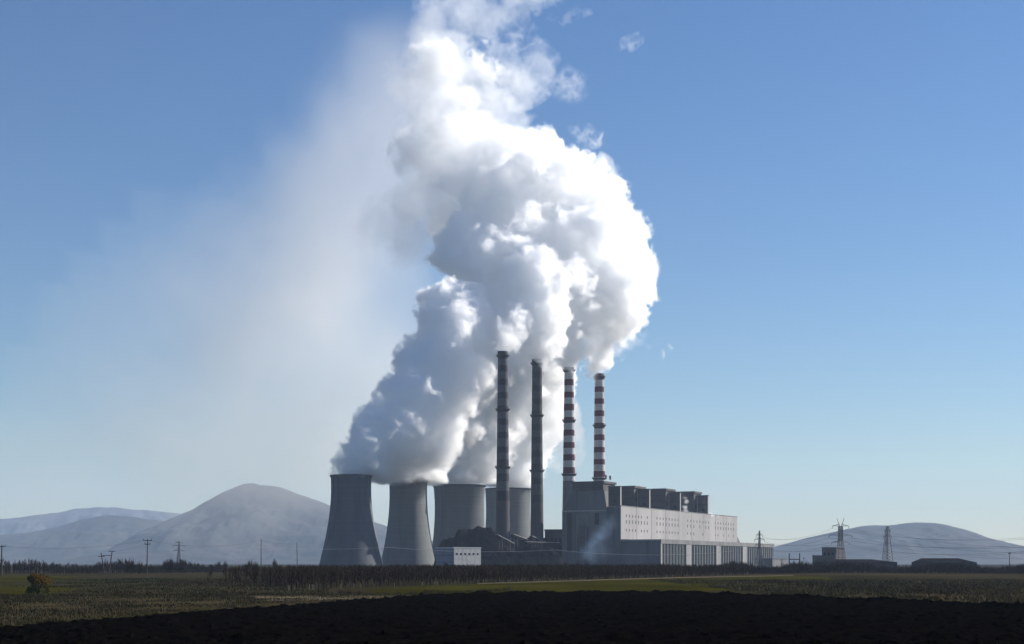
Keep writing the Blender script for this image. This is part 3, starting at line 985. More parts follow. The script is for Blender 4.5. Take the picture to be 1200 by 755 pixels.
# ------------------------------------------------------------------ vegetation
def twig_tree(rng, h, spread, n, up=0.8, thick=0.035, trunk=0.07, stem=0.22):
    """Bare young tree: trunk and many thin rising twigs (flat tapering blades); arrays of verts, faces, material index."""
    V, Fc, MI = [], [], []
    def blade(a, b, w, mi=0):
        d = b - a
        t = rng.uniform(0, 2 * math.pi)
        s = np.array([math.cos(t), math.sin(t), 0]) * w
        o = len(V)
        V.extend([a - s, a + s, b]); Fc.append((o, o + 1, o + 2)); MI.append(mi)
    z0 = h * stem
    for t in (0, 2.09, 4.19):
        s = np.array([math.cos(t), math.sin(t), 0]) * trunk
        s2 = np.array([math.cos(t + 2.09), math.sin(t + 2.09), 0]) * trunk
        o = len(V)
        V.extend([s, s2, s2 * .8 + [0, 0, z0], s * .8 + [0, 0, z0]])
        Fc.append((o, o + 1, o + 2)); MI.append(1)
        Fc.append((o, o + 2, o + 3)); MI.append(1)
    blade(np.array([0, 0, z0]), np.array([rng.uniform(-.1, .1), rng.uniform(-.1, .1), h]), trunk)
    for k in range(n):
        z = z0 + (h - z0) * rng.random() ** 1.2 * 0.8
        t = rng.uniform(0, 2 * math.pi)
        L = (h - z) * rng.uniform(0.35, 0.9)
        out = spread * rng.uniform(0.3, 1.0) * (1 - 0.5 * z / h)
        a = np.array([0, 0, z])
        m_ = a + np.array([math.cos(t) * out * .7, math.sin(t) * out * .7, L * 0.4])
        b = a + np.array([math.cos(t) * out, math.sin(t) * out, L * up + 0.2])
        blade(a, m_, thick * 1.2)
        blade(m_ * .8 + a * .2, b, thick)
        c = m_ + np.array([rng.uniform(-.5, .5) * out, rng.uniform(-.5, .5) * out, L * 0.45])
        blade(m_, c, thick * 0.8)
    return np.array(V, np.float32), np.array(Fc, np.int32), np.array(MI, np.int32)


def scatter_mesh(name, protos, places, mats):
    """One mesh of many plants: places = (x, y, proto index, scale, z-scale, angle)."""
    Vs, Fs, Ms, off = [], [], [], 0
    for x, y, i, s, sz, a in places:
        v, f, mi = protos[i]
        ca, sa = math.cos(a) * s, math.sin(a) * s
        w = np.empty_like(v)
        w[:, 0] = v[:, 0] * ca - v[:, 1] * sa + x
        w[:, 1] = v[:, 0] * sa + v[:, 1] * ca + y
        w[:, 2] = v[:, 2] * sz
        Vs.append(w); Fs.append(f + off); Ms.append(mi); off += len(v)
    return np_mesh(name, np.concatenate(Vs), np.concatenate(Fs), mats, np.concatenate(Ms))


rg = random.Random(5)
protos = [twig_tree(rg, 5.0, 0.85, 26) for _ in range(7)]
# front row of the plantation: whitewashed trunks, each a tree of its own
row_a, row_b = np.array([-42.5, 259.0]), np.array([104.0, 612.0])
dirv = (row_b - row_a) / np.linalg.norm(row_b - row_a)
nrm = np.array([-dirv[1], dirv[0]])
length = np.linalg.norm(row_b - row_a)
proto_me = []
for k, (v, f, mi) in enumerate(protos):
    o = np_mesh('bare_sapling', v, f, [M['bark'], M['lime']], mi)
    proto_me.append(o)
first = set()
s = 0.0
n_front = 0
while s < length:
    p = row_a + dirv * s + nrm * rg.uniform(-1.1, 1.1)
    k = rg.randrange(7)
    if k not in first:
        o = proto_me[k]; first.add(k)
    else:
        o = proto_me[k].copy(); COL.objects.link(o)
    o.location = (p[0], p[1], 0)
    z = rg.uniform(0.72, 1.0)
    o.scale = (1, 1, z)
    o.rotation_euler = (0, 0, rg.uniform(0, 6.28))
    tag(o, 'bare young tree with a pale limewashed trunk in the front row of the plantation', 'sapling', 'front row of the plantation')
    s += 1.9 + rg.uniform(-0.9, 1.1)
    n_front += 1
for k in range(7):
    if k not in first: bpy.data.objects.remove(proto_me[k])
# the mass behind it
places = []
for r in range(1, 34):
    off = 3.2 * r
    s = -10.0 - r * 2.2
    while s < length + 10:
        p = row_a + dirv * s + nrm * (off + rg.uniform(-0.7, 0.7))
        s += 2.0 + rg.uniform(-0.4, 0.7) + r * 0.03
        if rg.random() < 0.10 or p[0] / p[1] < -0.150 - 0.065 * rg.random() ** 2 - 0.012 * math.sin(p[1] * 0.09): continue
        places.append((p[0], p[1], rg.randrange(7), rg.uniform(0.9, 1.5), rg.uniform(0.74, 1.02), rg.uniform(0, 6.28)))
o = scatter_mesh('sapling_plantation', protos, places, [M['bark'], M['bark']])
tag(o, 'dense brown plantation of bare saplings in front of the power station', 'plantation', kind='stuff')

# loose scrub left of the plantation, thicket and hedges along the horizon
shrub_protos = [twig_tree(rg, 2.2, 1.1, 34, up=0.7, thick=0.03, trunk=0.05, stem=0.06) for _ in range(6)]
tall_protos = [twig_tree(rg, 6.0, 0.9, 24, up=0.95, thick=0.05, trunk=0.08, stem=0.1) for _ in range(6)]
def band(name, line, depth_rows, step, prot, smin, smax, zmin, zmax, label, mats, gaps=0.05, rowgap=3.0, jit=1.0, sd=1, cat='thicket'):
    r = random.Random(sd)
    pl = []
    for row in range(depth_rows):
        for (x0, y0), (x1, y1) in zip(line[:-1], line[1:]):
            L = math.hypot(x1 - x0, y1 - y0)
            s = r.uniform(0, step)
            while s < L:
                t = s / L
                if r.random() > gaps:
                    w = 0.75 + 0.25 * math.sin(s * 0.13 + sd) + 0.15 * math.sin(s * 0.41 + row)
                    pl.append((x0 + (x1 - x0) * t + r.uniform(-jit, jit), y0 + (y1 - y0) * t + row * rowgap + r.uniform(-jit, jit), r.randrange(len(prot)), r.uniform(smin, smax), r.uniform(zmin, zmax) * w, r.uniform(0, 6.28)))
                s += step * r.uniform(0.7, 1.3)
    o = scatter_mesh(name, prot, pl, mats)
    return tag(o, label, cat, kind='stuff')


def GX(px, D): return ((px - 600) / F * D, D)
BB = [M['bark'], M['bark']]
BR = [M['bark_red'], M['bark_red']]
band('thicket', [GX(-80, 640), GX(60, 650), GX(150, 690), GX(255, 760)], 7, 1.1, tall_protos, 0.9, 1.4, 0.75, 1.25, 'thicket of bare upright saplings along the horizon at the left', BR, sd=3, jit=1.4)
band('hedgerow', [GX(250, 760), GX(330, 820), GX(420, 860)], 5, 1.3, shrub_protos, 1.0, 2.0, 1.0, 2.0, 'low bare hedgerow in front of the left cooling tower', BB, sd=4, jit=1.6)
band('shrubbery', [GX(150, 312), GX(240, 300), GX(330, 275)], 14, 2.4, shrub_protos, 0.6, 1.1, 0.3, 0.6, 'low grey-brown scrub in the field left of the plantation', BB, sd=5, rowgap=7.0, jit=3.0, gaps=0.2, cat='scrub')
band('hedgerow', [GX(845, 640), GX(960, 690), GX(1080, 690), GX(1290, 640)], 9, 1.2, shrub_protos, 1.0, 2.2, 1.9, 2.9, 'dark purple-brown hedgerow along the horizon at the right', BR, sd=6, jit=1.8)
band('hedgerow', [GX(640, 760), GX(760, 760), GX(870, 720)], 5, 1.3, shrub_protos, 1.0, 2.0, 1.8, 2.6, 'bare hedgerow at the foot of the turbine hall', BB, sd=7, jit=1.6)
band('shrubbery', [(62, 215), (84, 190), (120, 185)], 22, 1.6, shrub_protos, 0.5, 1.0, 0.25, 0.6, 'low dry scrub in the field at the right', BB, sd=8, rowgap=8.0, jit=3.5, gaps=0.15, cat='scrub')
band('field_margin', [(-62, 214), (-46, 218), (-30, 221), (-14, 224), (0, 252)], 2, 0.6, shrub_protos, 0.4, 0.8, 0.2, 0.6, 'dark overgrown margin between the dry field and the green strip', BB, sd=9, rowgap=1.5, jit=0.6, gaps=0.25, cat='field margin')


def round_bush(px, D, w, h, label, m, seed, name='bare_bush'):
    """Bare rounded bush: fan of twigs."""
    r = random.Random(seed)
    V, Fc = [], []
    for k in range(420):
        t, ph = r.uniform(0, 6.28), math.acos(r.uniform(0.05, 1))
        rad = r.uniform(0.55, 1.0)
        b = np.array([math.cos(t) * math.sin(ph) * w / 2 * rad, math.sin(t) * math.sin(ph) * w / 2 * rad, 0.2 + math.cos(ph) * h * rad])
        a = b * np.array([0.45, 0.45, 0.5]) + np.array([r.uniform(-.2, .2), r.uniform(-.2, .2), 0])
        u = r.uniform(0, 6.28)
        s_ = np.array([math.cos(u), math.sin(u), r.uniform(-.3, .3)]) * 0.09
        o = len(V)
        V += [a - s_, a + s_, b + s_ * 0.3, b - s_ * .3]; Fc.append((o, o + 1, o + 2, o + 3))
    root = empty(name, (*GX(px, D), 0))
    tag(root, label, 'bush', 'bushes on the horizon')
    np_mesh('twigs', np.array(V), np.array(Fc), m, parent=root)
    mb = MB()
    for k in range(5):
        mb.bar((0, 0, -0.1), (r.uniform(-w / 4, w / 4), r.uniform(-w / 4, w / 4), h * 0.55), 0.09, 0.04)
    mb.build('stem', M['bark'], root)
    return root


for i, (px, D, w, h, lab) in enumerate((
        (153, 640, 9, 8.0, 'rounded bare bush left of the slim utility pole'),
        (164, 650, 5, 6.5, 'small bare bush at the foot of the slim utility pole'),
        (199, 660, 7.5, 8.2, 'tallest rounded bare bush right of the slim utility pole'),
        (212, 670, 7, 6.6, 'wide bare bush in front of the distant faint pylon'),
        (264, 900, 5, 7.2, 'small bare bush halfway between the faint pylon and the plain poles'),
        (293, 780, 8, 7.4, 'dense bare bush left of the taller plain pole'),
        (300, 770, 5, 6.4, 'low bare bush touching the taller plain pole'),
        (322, 820, 5, 8.2, 'pointed bare bush between the two plain poles'))):
    round_bush(px, D, w, h, lab, M['bark'] if i % 2 else M['bark_red'], 40 + i)


def autumn_bush():
    r = random.Random(77)
    loc = GX(44, 226)
    root = empty('autumn_bush', (*loc, 0))
    tag(root, 'round bush with orange and dark green autumn leaves in the green field', 'bush')
    clumps = []
    for k in range(46):
        t, u = r.uniform(0, 6.28), r.uniform(0, 1)
        rad = math.sqrt(r.uniform(0.05, 1))
        z = r.uniform(0.35, 3.1)
        wz = 1.95 * math.sqrt(max(0.1, 1 - ((z - 1.45) / 2.1) ** 2))
        clumps.append((Vector((math.cos(t) * rad * wz, math.sin(t) * rad * wz, z)), r.uniform(0.35, 0.62)))
    clumps += [(Vector((1.0, -0.5, 2.85)), 0.62), (Vector((1.35, -0.7, 2.35)), 0.6), (Vector((-0.6, -0.3, 3.0)), 0.5), (Vector((0.9, -0.9, 1.9)), 0.6), (Vector((1.2, 0.2, 2.6)), 0.6)]
    parts = {'leaf_green': ([], []), 'leaf_olive': ([], []), 'leaf_orange': ([], [])}
    V, Fc, MI = [], [], []
    for c, rr in clumps:
        for k in range(95):
            d = Vector((r.gauss(0, 1), r.gauss(0, 1), r.gauss(0, 1))).normalized() * rr * r.uniform(0.4, 1.15)
            p = c + d
            if p.z < 0.1: continue
            n = Vector((r.gauss(0, 1), r.gauss(0, 1), r.gauss(0, 1))).normalized()
            u = n.orthogonal().normalized() * r.uniform(0.05, 0.10)
            w = n.cross(u.normalized()) * r.uniform(0.05, 0.10)
            o = len(V)
            V += [p - u, p + w, p + u, p - w]
            Fc.append((o, o + 1, o + 2, o + 3))
            q = 0.55 * p.x + 0.75 * (p.z - 1.9) + r.gauss(0, 0.35)
            MI.append(2 if q > 0.75 else (1 if q > 0.1 else 0))
    np_mesh('crown', np.array([tuple(v) for v in V]), np.array(Fc), [M['leaf_green'], M['leaf_olive'], M['leaf_orange']], MI, parent=root)
    mb = MB()
    for k in range(9):
        t = r.uniform(0, 6.28)
        mb.bar((0, 0, -0.1), (math.cos(t) * 1.1, math.sin(t) * 1.1, r.uniform(1.5, 2.7)), 0.07, 0.02)
    mb.build('stem', M['bark'], root)


autumn_bush()


def grass(name, test, bbox, n, hmin, hmax, m, label, seed, w=0.05):
    rng = np.random.default_rng(seed)
    x = rng.uniform(bbox[0], bbox[1], n); y = rng.uniform(bbox[2], bbox[3], n)
    k = test(x, y, rng)
    x, y = x[k], y[k]
    cl = noise2(x + 500, y + 500, 6.0, rng, 3)
    k = cl > rng.uniform(-1.0, 0.7, len(x))
    x, y, cl = x[k], y[k], cl[k]
    n = len(x)
    V = np.zeros((n, 3, 3), np.float32)
    t = rng.uniform(-0.9, 0.9, n)
    h = rng.uniform(hmin, hmax, n) * (0.75 + 0.5 * np.clip(cl, -0.5, 1))
    ww = rng.uniform(0.5, 1.3, n) * w
    V[:, 0] = np.stack([x - np.cos(t) * ww, y - np.sin(t) * ww, np.zeros(n)], 1)
    V[:, 1] = np.stack([x + np.cos(t) * ww, y + np.sin(t) * ww, np.zeros(n)], 1)
    V[:, 2] = np.stack([x + rng.normal(0, 0.35, n) * h, y + rng.normal(0, 0.35, n) * h, h], 1)
    o = np_mesh(name, V.reshape(-1, 3), np.arange(n * 3).reshape(n, 3), m)
    return tag(o, label, 'grass', kind='stuff')


ex, ey = np.array([e[0] for e in EDGE]), np.array([e[1] for e in EDGE])
def left_dry(x, y, rng): return (y > np.interp(x, ex, ey) + 0.3) & (y < 226 + x * 0) & (x > -0.42 * y)
def edge_strip(x, y, rng): d = y - np.interp(x, ex, ey); return (d > -0.4) & (d < 2.4)
def right_scrub(x, y, rng): return (y > np.interp(x, ex, ey) + 1.0) & (x < 0.42 * y)
def mid_left(x, y, rng): return (x > (-0.27 - 0.06 * rng.random(len(x)) ** 0.6 - 0.025 * np.sin(y * 0.11)) * y) & (x < -0.13 * y)
grass('dry_grass', left_dry, (-85, -12, 90, 226), 70000, 0.15, 0.42, M['blade'], 'thin dry grass of the field at the left edge of the ploughed land', 1)
grass('edge_grass', edge_strip, (-92, 84, 84, 250), 90000, 0.2, 0.62, M['blade'], 'tufts of dry grass along the rim of the ploughed land', 2)
grass('dry_grass', right_scrub, (40, 150, 110, 420), 90000, 0.2, 0.7, M['blade'], 'dry grass of the scrubby field at the right', 3, w=0.07)
grass('rough_grass', mid_left, (-190, -25, 224, 460), 60000, 0.15, 0.5, M['blade_green'], 'rough green-brown grass of the field behind the autumn bush', 4, w=0.08)


# ------------------------------------------------------------------ steam, built as density grids
def grid_volume(name, lo, hi, dens, m, label, cat):
    """A density grid: the values are stored on the object's own mesh points and read into a volume cube."""
    nx, ny, nz = dens.shape
    me = bpy.data.meshes.new(name)
    me.vertices.add(dens.size)
    at = me.attributes.new('d', 'FLOAT', 'POINT')
    at.data.foreach_set('value', np.ascontiguousarray(dens, np.float32).ravel())
    me.materials.append(m)
    o = bpy.data.objects.new(name, me)
    COL.objects.link(o)
    ng = bpy.data.node_groups.new(name + '_density', 'GeometryNodeTree')
    ng.interface.new_socket('Geometry', in_out='INPUT', socket_type='NodeSocketGeometry')
    ng.interface.new_socket('Geometry', in_out='OUTPUT', socket_type='NodeSocketGeometry')
    N, L = ng.nodes.new, ng.links.new
    gi, go = N('NodeGroupInput'), N('NodeGroupOutput')
    vc = N('GeometryNodeVolumeCube')
    vc.inputs['Min'].default_value = lo
    vc.inputs['Max'].default_value = hi
    vc.inputs['Resolution X'].default_value = nx
    vc.inputs['Resolution Y'].default_value = ny
    vc.inputs['Resolution Z'].default_value = nz
    pos = N('GeometryNodeInputPosition')
    sub_ = N('ShaderNodeVectorMath'); sub_.operation = 'SUBTRACT'
    L(pos.outputs[0], sub_.inputs[0]); sub_.inputs[1].default_value = lo
    mul = N('ShaderNodeVectorMath'); mul.operation = 'MULTIPLY_ADD'
    L(sub_.outputs[0], mul.inputs[0])
    mul.inputs[1].default_value = [(n - 1) / (h - l) for n, h, l in zip((nx, ny, nz), hi, lo)]
    mul.inputs[2].default_value = (0.5, 0.5, 0.5)
    fl = N('ShaderNodeVectorMath'); fl.operation = 'FLOOR'
    L(mul.outputs[0], fl.inputs[0])
    sep = N('ShaderNodeSeparateXYZ'); L(fl.outputs[0], sep.inputs[0])
    ints = []
    for k in range(3):
        c = N('FunctionNodeFloatToInt'); c.rounding_mode = 'ROUND'
        L(sep.outputs[k], c.inputs[0]); ints.append(c.outputs[0])
    def im(op, a, b):
        n = N('FunctionNodeIntegerMath'); n.operation = op
        L(a, n.inputs[0])
        if isinstance(b, int): n.inputs[1].default_value = b
        else: L(b, n.inputs[1])
        return n.outputs[0]
    idx = im('ADD', im('MULTIPLY', im('ADD', im('MULTIPLY', ints[0], ny), ints[1]), nz), ints[2])
    na = N('GeometryNodeInputNamedAttribute'); na.data_type = 'FLOAT'; na.inputs['Name'].default_value = 'd'
    si = N('GeometryNodeSampleIndex'); si.data_type = 'FLOAT'; si.domain = 'POINT'
    L(gi.outputs[0], si.inputs['Geometry'])
    L(na.outputs['Attribute'], si.inputs['Value'])
    L(idx, si.inputs['Index'])
    L(si.outputs[0], vc.inputs['Density'])
    sm = N('GeometryNodeSetMaterial'); sm.inputs['Material'].default_value = m
    L(vc.outputs[0], sm.inputs['Geometry'])
    L(sm.outputs[0], go.inputs[0])
    md = o.modifiers.new('density', 'NODES')
    md.node_group = ng
    return tag(o, label, cat, kind='stuff')


def smooth(t):
    t = np.clip(t, 0, 1)
    return t * t * (3 - 2 * t)


def steam_plume():
    rng = np.random.default_rng(5)
    r = random.Random(9)
    lo, hi = (-215.0, 1258.0, 68.0), (215.0, 1800.0, 690.0)
    st = 1.6
    shape = tuple(int((h - l) / st) + 1 for l, h in zip(lo, hi))
    hi = tuple(l + (n - 1) * st for l, n in zip(lo, shape))
    ax = [np.linspace(l, h, n, dtype=np.float32) for l, h, n in zip(lo, hi, shape)]
    # gentle domain warp, so that no puff stays a ball
    WX = [lattice_noise(shape, 30, rng) * 7.0 + lattice_noise(shape, 13, rng) * 3.5 for _ in range(3)]
    blobs = []                                              # px, py, D, r px, softness m, density, billow
    def chain(pts, soft, dens, bil, n=6, jit=0.30):
        for (a, b) in zip(pts[:-1], pts[1:]):
            for k in range(n):
                t = (k + r.random()) / n
                q = [a[i] + (b[i] - a[i]) * t for i in range(4)]
                j = q[3] * jit
                blobs.append((q[0] + r.uniform(-j, j), q[1] + r.uniform(-j, j), q[2] + r.uniform(-j, j) * 0.8, q[3] * r.uniform(0.62, 0.85), soft, dens, bil))
    # towers
    chain([(419, 555, 1300, 14), (427, 540, 1305, 19), (434, 524, 1315, 27), (458, 506, 1330, 32), (486, 486, 1350, 37), (512, 452, 1375, 42), (533, 415, 1395, 45), (540, 372, 1415, 46)], 6, 0.085, 1.0)
    chain([(478, 561, 1390, 19), (486, 547, 1390, 23), (500, 528, 1395, 27), (522, 505, 1405, 33), (545, 470, 1425, 38), (560, 430, 1440, 42)], 6, 0.085, 1.0)
    chain([(436, 545, 1330, 16), (458, 543, 1340, 20), (470, 540, 1350, 20)], 6, 0.07, 0.8, 4)
    chain([(538, 567, 1480, 27), (543, 550, 1480, 29), (553, 525, 1482, 32), (566, 490, 1485, 37), (575, 445, 1490, 42), (580, 400, 1490, 46)], 6, 0.08, 1.0)
    chain([(596, 572, 1620, 24), (600, 553, 1615, 26), (608, 525, 1605, 29), (616, 490, 1590, 33), (622, 450, 1570, 38), (625, 405, 1550, 42)], 6, 0.075, 1.0)
    # chimneys
    chain([(589, 408, 1344, 3), (592, 400, 1352, 6), (596, 385, 1375, 10), (598, 360, 1410, 16)], 5, 0.06, 0.8, 4)
    chain([(629, 419, 1395, 4), (632, 408, 1398, 8), (635, 390, 1405, 15), (636, 365, 1415, 23), (630, 330, 1430, 32)], 5, 0.07, 0.9, 4)
    chain([(667, 429, 1456, 4), (668, 418, 1456, 9), (668, 400, 1458, 15), (668, 375, 1460, 23), (664, 340, 1462, 32)], 5, 0.07, 0.9, 4)
    chain([(702, 435, 1502, 3.5), (704, 426, 1500, 6), (709, 412, 1498, 13), (715, 394, 1495, 21), (722, 368, 1490, 26), (722, 335, 1485, 32)], 5, 0.085, 1.0, 5)
    # the merged bright mass
    for px, py, D, rp, soft, dens in (
            (545, 300, 1492, 26, 6, 0.085), (538, 283, 1492, 24, 6, 0.08), (564, 315, 1492, 30, 5, 0.085), (588, 335, 1492, 32, 5, 0.085), (606, 352, 1492, 30, 5, 0.085), (580, 300, 1500, 40, 6, 0.08),
            (618, 305, 1450, 46, 6, 0.08), (650, 340, 1450, 36, 6, 0.08), (655, 290, 1470, 50, 6, 0.08), (693, 300, 1480, 48, 6, 0.08), (722, 312, 1490, 42, 7, 0.07), (736, 345, 1490, 22, 6, 0.07), (690, 372, 1480, 17, 6, 0.07), (682, 348, 1480, 26, 6, 0.07), (640, 372, 1450, 24, 6, 0.07),
            (738, 285, 1495, 30, 8, 0.055), (715, 255, 1490, 38, 8, 0.06), (685, 235, 1485, 40, 7, 0.065), (648, 235, 1480, 48, 7, 0.07), (605, 245, 1475, 50, 7, 0.07), (560, 255, 1470, 44, 8, 0.06),
            (522, 252, 1480, 34, 10, 0.045), (485, 262, 1490, 30, 14, 0.022), (455, 262, 1500, 24, 14, 0.014), (620, 200, 1485, 34, 9, 0.055), (585, 200, 1485, 44, 9, 0.05), (545, 205, 1490, 48, 10, 0.045), (505, 215, 1495, 40, 12, 0.032), (668, 205, 1490, 24, 8, 0.05), (700, 215, 1490, 18, 8, 0.045),
            (560, 160, 1500, 44, 11, 0.040), (525, 165, 1500, 42, 12, 0.036), (497, 175, 1505, 34, 14, 0.026), (590, 130, 1505, 30, 12, 0.030), (550, 115, 1505, 42, 12, 0.034), (515, 120, 1510, 40, 13, 0.032), (610, 95, 1510, 22, 12, 0.024), (585, 85, 1510, 26, 12, 0.026),
            (625, 75, 1510, 12, 10, 0.014), (520, 80, 1515, 34, 13, 0.028), (490, 95, 1515, 24, 14, 0.018), (505, 50, 1520, 26, 14, 0.020), (535, 40, 1520, 24, 14, 0.018), (515, 15, 1520, 26, 14, 0.018), (545, 5, 1520, 24, 14, 0.018),
            (575, 8, 1520, 24, 12, 0.020), (605, 8, 1520, 26, 11, 0.026), (635, 0, 1520, 22, 11, 0.022), (598, 25, 1520, 14, 10, 0.018), (660, -10, 1520, 20, 12, 0.018), (560, -15, 1520, 34, 12, 0.02), (610, -18, 1520, 34, 12, 0.02)):
        front = px < 612 and 265 < py < 360 and D < 1499
        if px > 695 and py < 360: px -= 7
        if not front: D = 1450 + max(0, 360 - py) * 0.75 + max(0, px - 600) * 0.45
        blobs.append((px, py, D, rp * (0.9 if front else 0.82), soft, dens * (1.5 if front else 0.8 if dens > 0.048 else 0.17), 1.0 if dens > 0.05 else 0.75))
        if not front and dens > 0.03:                       # two smaller shoulders, so that the mass is not one hull
            for k in range(3):
                blobs.append((px + r.uniform(-1, 1) * rp, py + r.uniform(-1, 1) * rp, D + r.uniform(-1, 0.6) * rp * 0.9, rp * r.uniform(0.3, 0.5), soft, dens * 0.9, 1.0))
    for px, py, rp, dens in ((660, 530, 8, 0.010), (655, 512, 9, 0.012), (650, 488, 10, 0.014), (722, 408, 12, 0.012), (738, 400, 10, 0.010)):
        blobs.append((px, py, 1500, rp * 0.7, 10, dens * 0.6, 0.6))
    spheres = []
    for px, py, D, rp, soft, dens, bil in blobs:
        c = P(px, py, D)
        R = rp * D / F
        spheres.append((c, R, soft, dens))
        for k in range(int(5 + 6 * bil * min(1, R / 30))):
            d = Vector((r.gauss(0, 1), r.gauss(0, 1), r.gauss(0, 1))).normalized()
            r2 = R * r.uniform(0.28, 0.58)
            c2 = c + d * (R * r.uniform(0.78, 1.0) - r2 * 0.2)
            spheres.append((c2, r2, soft, dens * r.uniform(0.85, 1.05)))
            for q in range(int(2 + 3 * bil)):
                d2 = (Vector((r.gauss(0, 1), r.gauss(0, 1), r.gauss(0, 1))).normalized() + d * 0.6).normalized()
                r3 = r2 * r.uniform(0.28, 0.5)
                if r3 < 3.0: continue
                spheres.append((c2 + d2 * (r2 * 0.95 - r3 * 0.2), r3, soft, dens * r.uniform(0.8, 1.0)))
    sdf = np.full(shape, -20.0, np.float32)                 # metres inside the nearest puff
    SO = np.full(shape, 6.0, np.float32)
    DE = np.zeros(shape, np.float32)
    pad = 20.0
    for c, R, soft, dens in spheres:
        sl = []
        for k in range(3):
            i0 = max(0, int((c[k] - R - pad - lo[k]) / st)); i1 = min(shape[k], int((c[k] + R + pad - lo[k]) / st) + 2)
            sl.append(slice(i0, i1))
        if any(s_.stop <= s_.start for s_ in sl): continue
        sl = tuple(sl)
        dx = ax[0][sl[0]][:, None, None] + WX[0][sl] - c[0]
        dy = ax[1][sl[1]][None, :, None] + WX[1][sl] - c[1]
        dz = ax[2][sl[2]][None, None, :] + WX[2][sl] - c[2]
        v = R - np.sqrt(dx * dx + dy * dy + dz * dz)
        better = v > sdf[sl]
        sdf[sl][better] = v[better]
        SO[sl][better] = soft
        DE[sl][better] = dens
    del WX
    # cauliflower relief: rounded lumps at four scales, then fine wisps
    bil = np.zeros(shape, np.float32)
    for cells, amp in ((24, 1.0), (11, 0.95), (5.5, 0.88), (2.8, 0.65), (1.7, 0.4)):
        bil += amp * (1 - 2.6 * np.abs(lattice_noise(shape, cells, rng)))
    thin = smooth((0.040 - DE) / 0.024)
    A = 5.2 + 5.0 * thin
    wisp = fbm(shape, 18, rng, 5, 0.62)
    field = sdf + A * bil + thin * wisp * 18.0
    base = smooth(field / (SO * (0.42 + 0.75 * thin)) + 0.3)
    den = base * DE * np.clip(1 + (0.3 + 0.8 * thin) * wisp, 0.08, 2.4)
    # steam leaves the tower mouths at the rims
    rim = np.interp(ax[1], [1258, 1300, 1390, 1440, 1480, 1620, 1800], [84, 84, 84.5, 86, 87.5, 91, 91])[None, :, None].astype(np.float32)
    drop = np.interp(ax[1], [1258, 1290, 1330, 1430, 1445, 1800], [1.5, 1.5, 6.0, 5.0, 0.5, 0.5])[None, :, None].astype(np.float32)
    den *= smooth((ax[2][None, None, :] - rim + np.clip(drop * (0.6 + 0.5 * lattice_noise(shape, 7, rng)), 0, 6)) / 3.0)
    # nothing below the tower rims
    den[den < 6e-4] = 0
    grid_volume('steam_plume', lo, hi, den, M['steam'], 'towering white steam plume billowing up from the cooling towers and chimneys', 'steam')


steam_plume()


def thin_veil():
    rng = np.random.default_rng(8)
    lo, hi = (-720.0, 1640.0, 2.0), (80.0, 1960.0, 700.0)
    st = 5.0
    shape = tuple(int((h - l) / st) + 1 for l, h in zip(lo, hi))
    hi = tuple(l + (n - 1) * st for l, n in zip(lo, shape))
    X, Y, Z = np.meshgrid(*[np.linspace(l, h, n, dtype=np.float32) for l, h, n in zip(lo, hi, shape)], indexing='ij')
    wx = lattice_noise(shape, 18, rng) * 34 + lattice_noise(shape, 8, rng) * 20 + lattice_noise(shape, 4, rng) * 9
    wz = lattice_noise(shape, 18, rng) * 34 + lattice_noise(shape, 8, rng) * 20 + lattice_noise(shape, 4, rng) * 9
    wy = lattice_noise(shape, 18, rng) * 20
    Xw, Yw, Zw = X + wx, Y + wy, Z + wz
    den = np.zeros(shape, np.float32)
    for px, py, rx, rz, a in ((420, 330, 100, 120, 0.22), (350, 320, 120, 140, 0.45), (310, 400, 130, 150, 0.40), (400, 220, 110, 120, 0.36), (450, 140, 90, 120, 0.36), (480, 60, 80, 110, 0.28), (360, 470, 160, 120, 0.34), (440, 450, 90, 120, 0.26), (290, 530, 200, 60, 0.2), (430, 540, 120, 60, 0.18), (390, 345, 60, 40, 0.2), (250, 430, 240, 190, 0.20), (190, 540, 340, 70, 0.12), (440, 300, 70, 90, 0.2)):
        c = P(px, py, 1800)
        k = 1800 / F
        q = ((Xw - c.x) / (rx * k)) ** 2 + ((Zw - c.z) / (rz * k)) ** 2 + ((Yw - c.y) / 85.0) ** 2
        den = den + 1.15 * a * np.exp(-1.5 * q ** 1.6)
    den = 0.60 * (1 - np.exp(-1.9 * np.clip(den, 0, 3))) * np.clip(1 + 0.34 * fbm(shape, 17, rng, 5, 0.66), 0.2, 2.0)
    den = np.clip(den, 0, 3) * 0.0088
    # fade at the borders of the grid
    for k in range(3):
        n = shape[k]
        e = np.minimum(np.arange(n), np.arange(n)[::-1]) / 5.0
        sh = [1, 1, 1]; sh[k] = n
        den *= smooth(e).reshape(sh).astype(np.float32)
    den[den < 8e-5] = 0
    grid_volume('drifting_steam', lo, hi, den, M['veil'], 'thin pale veil of steam drifting left of the white plume', 'steam')


thin_veil()


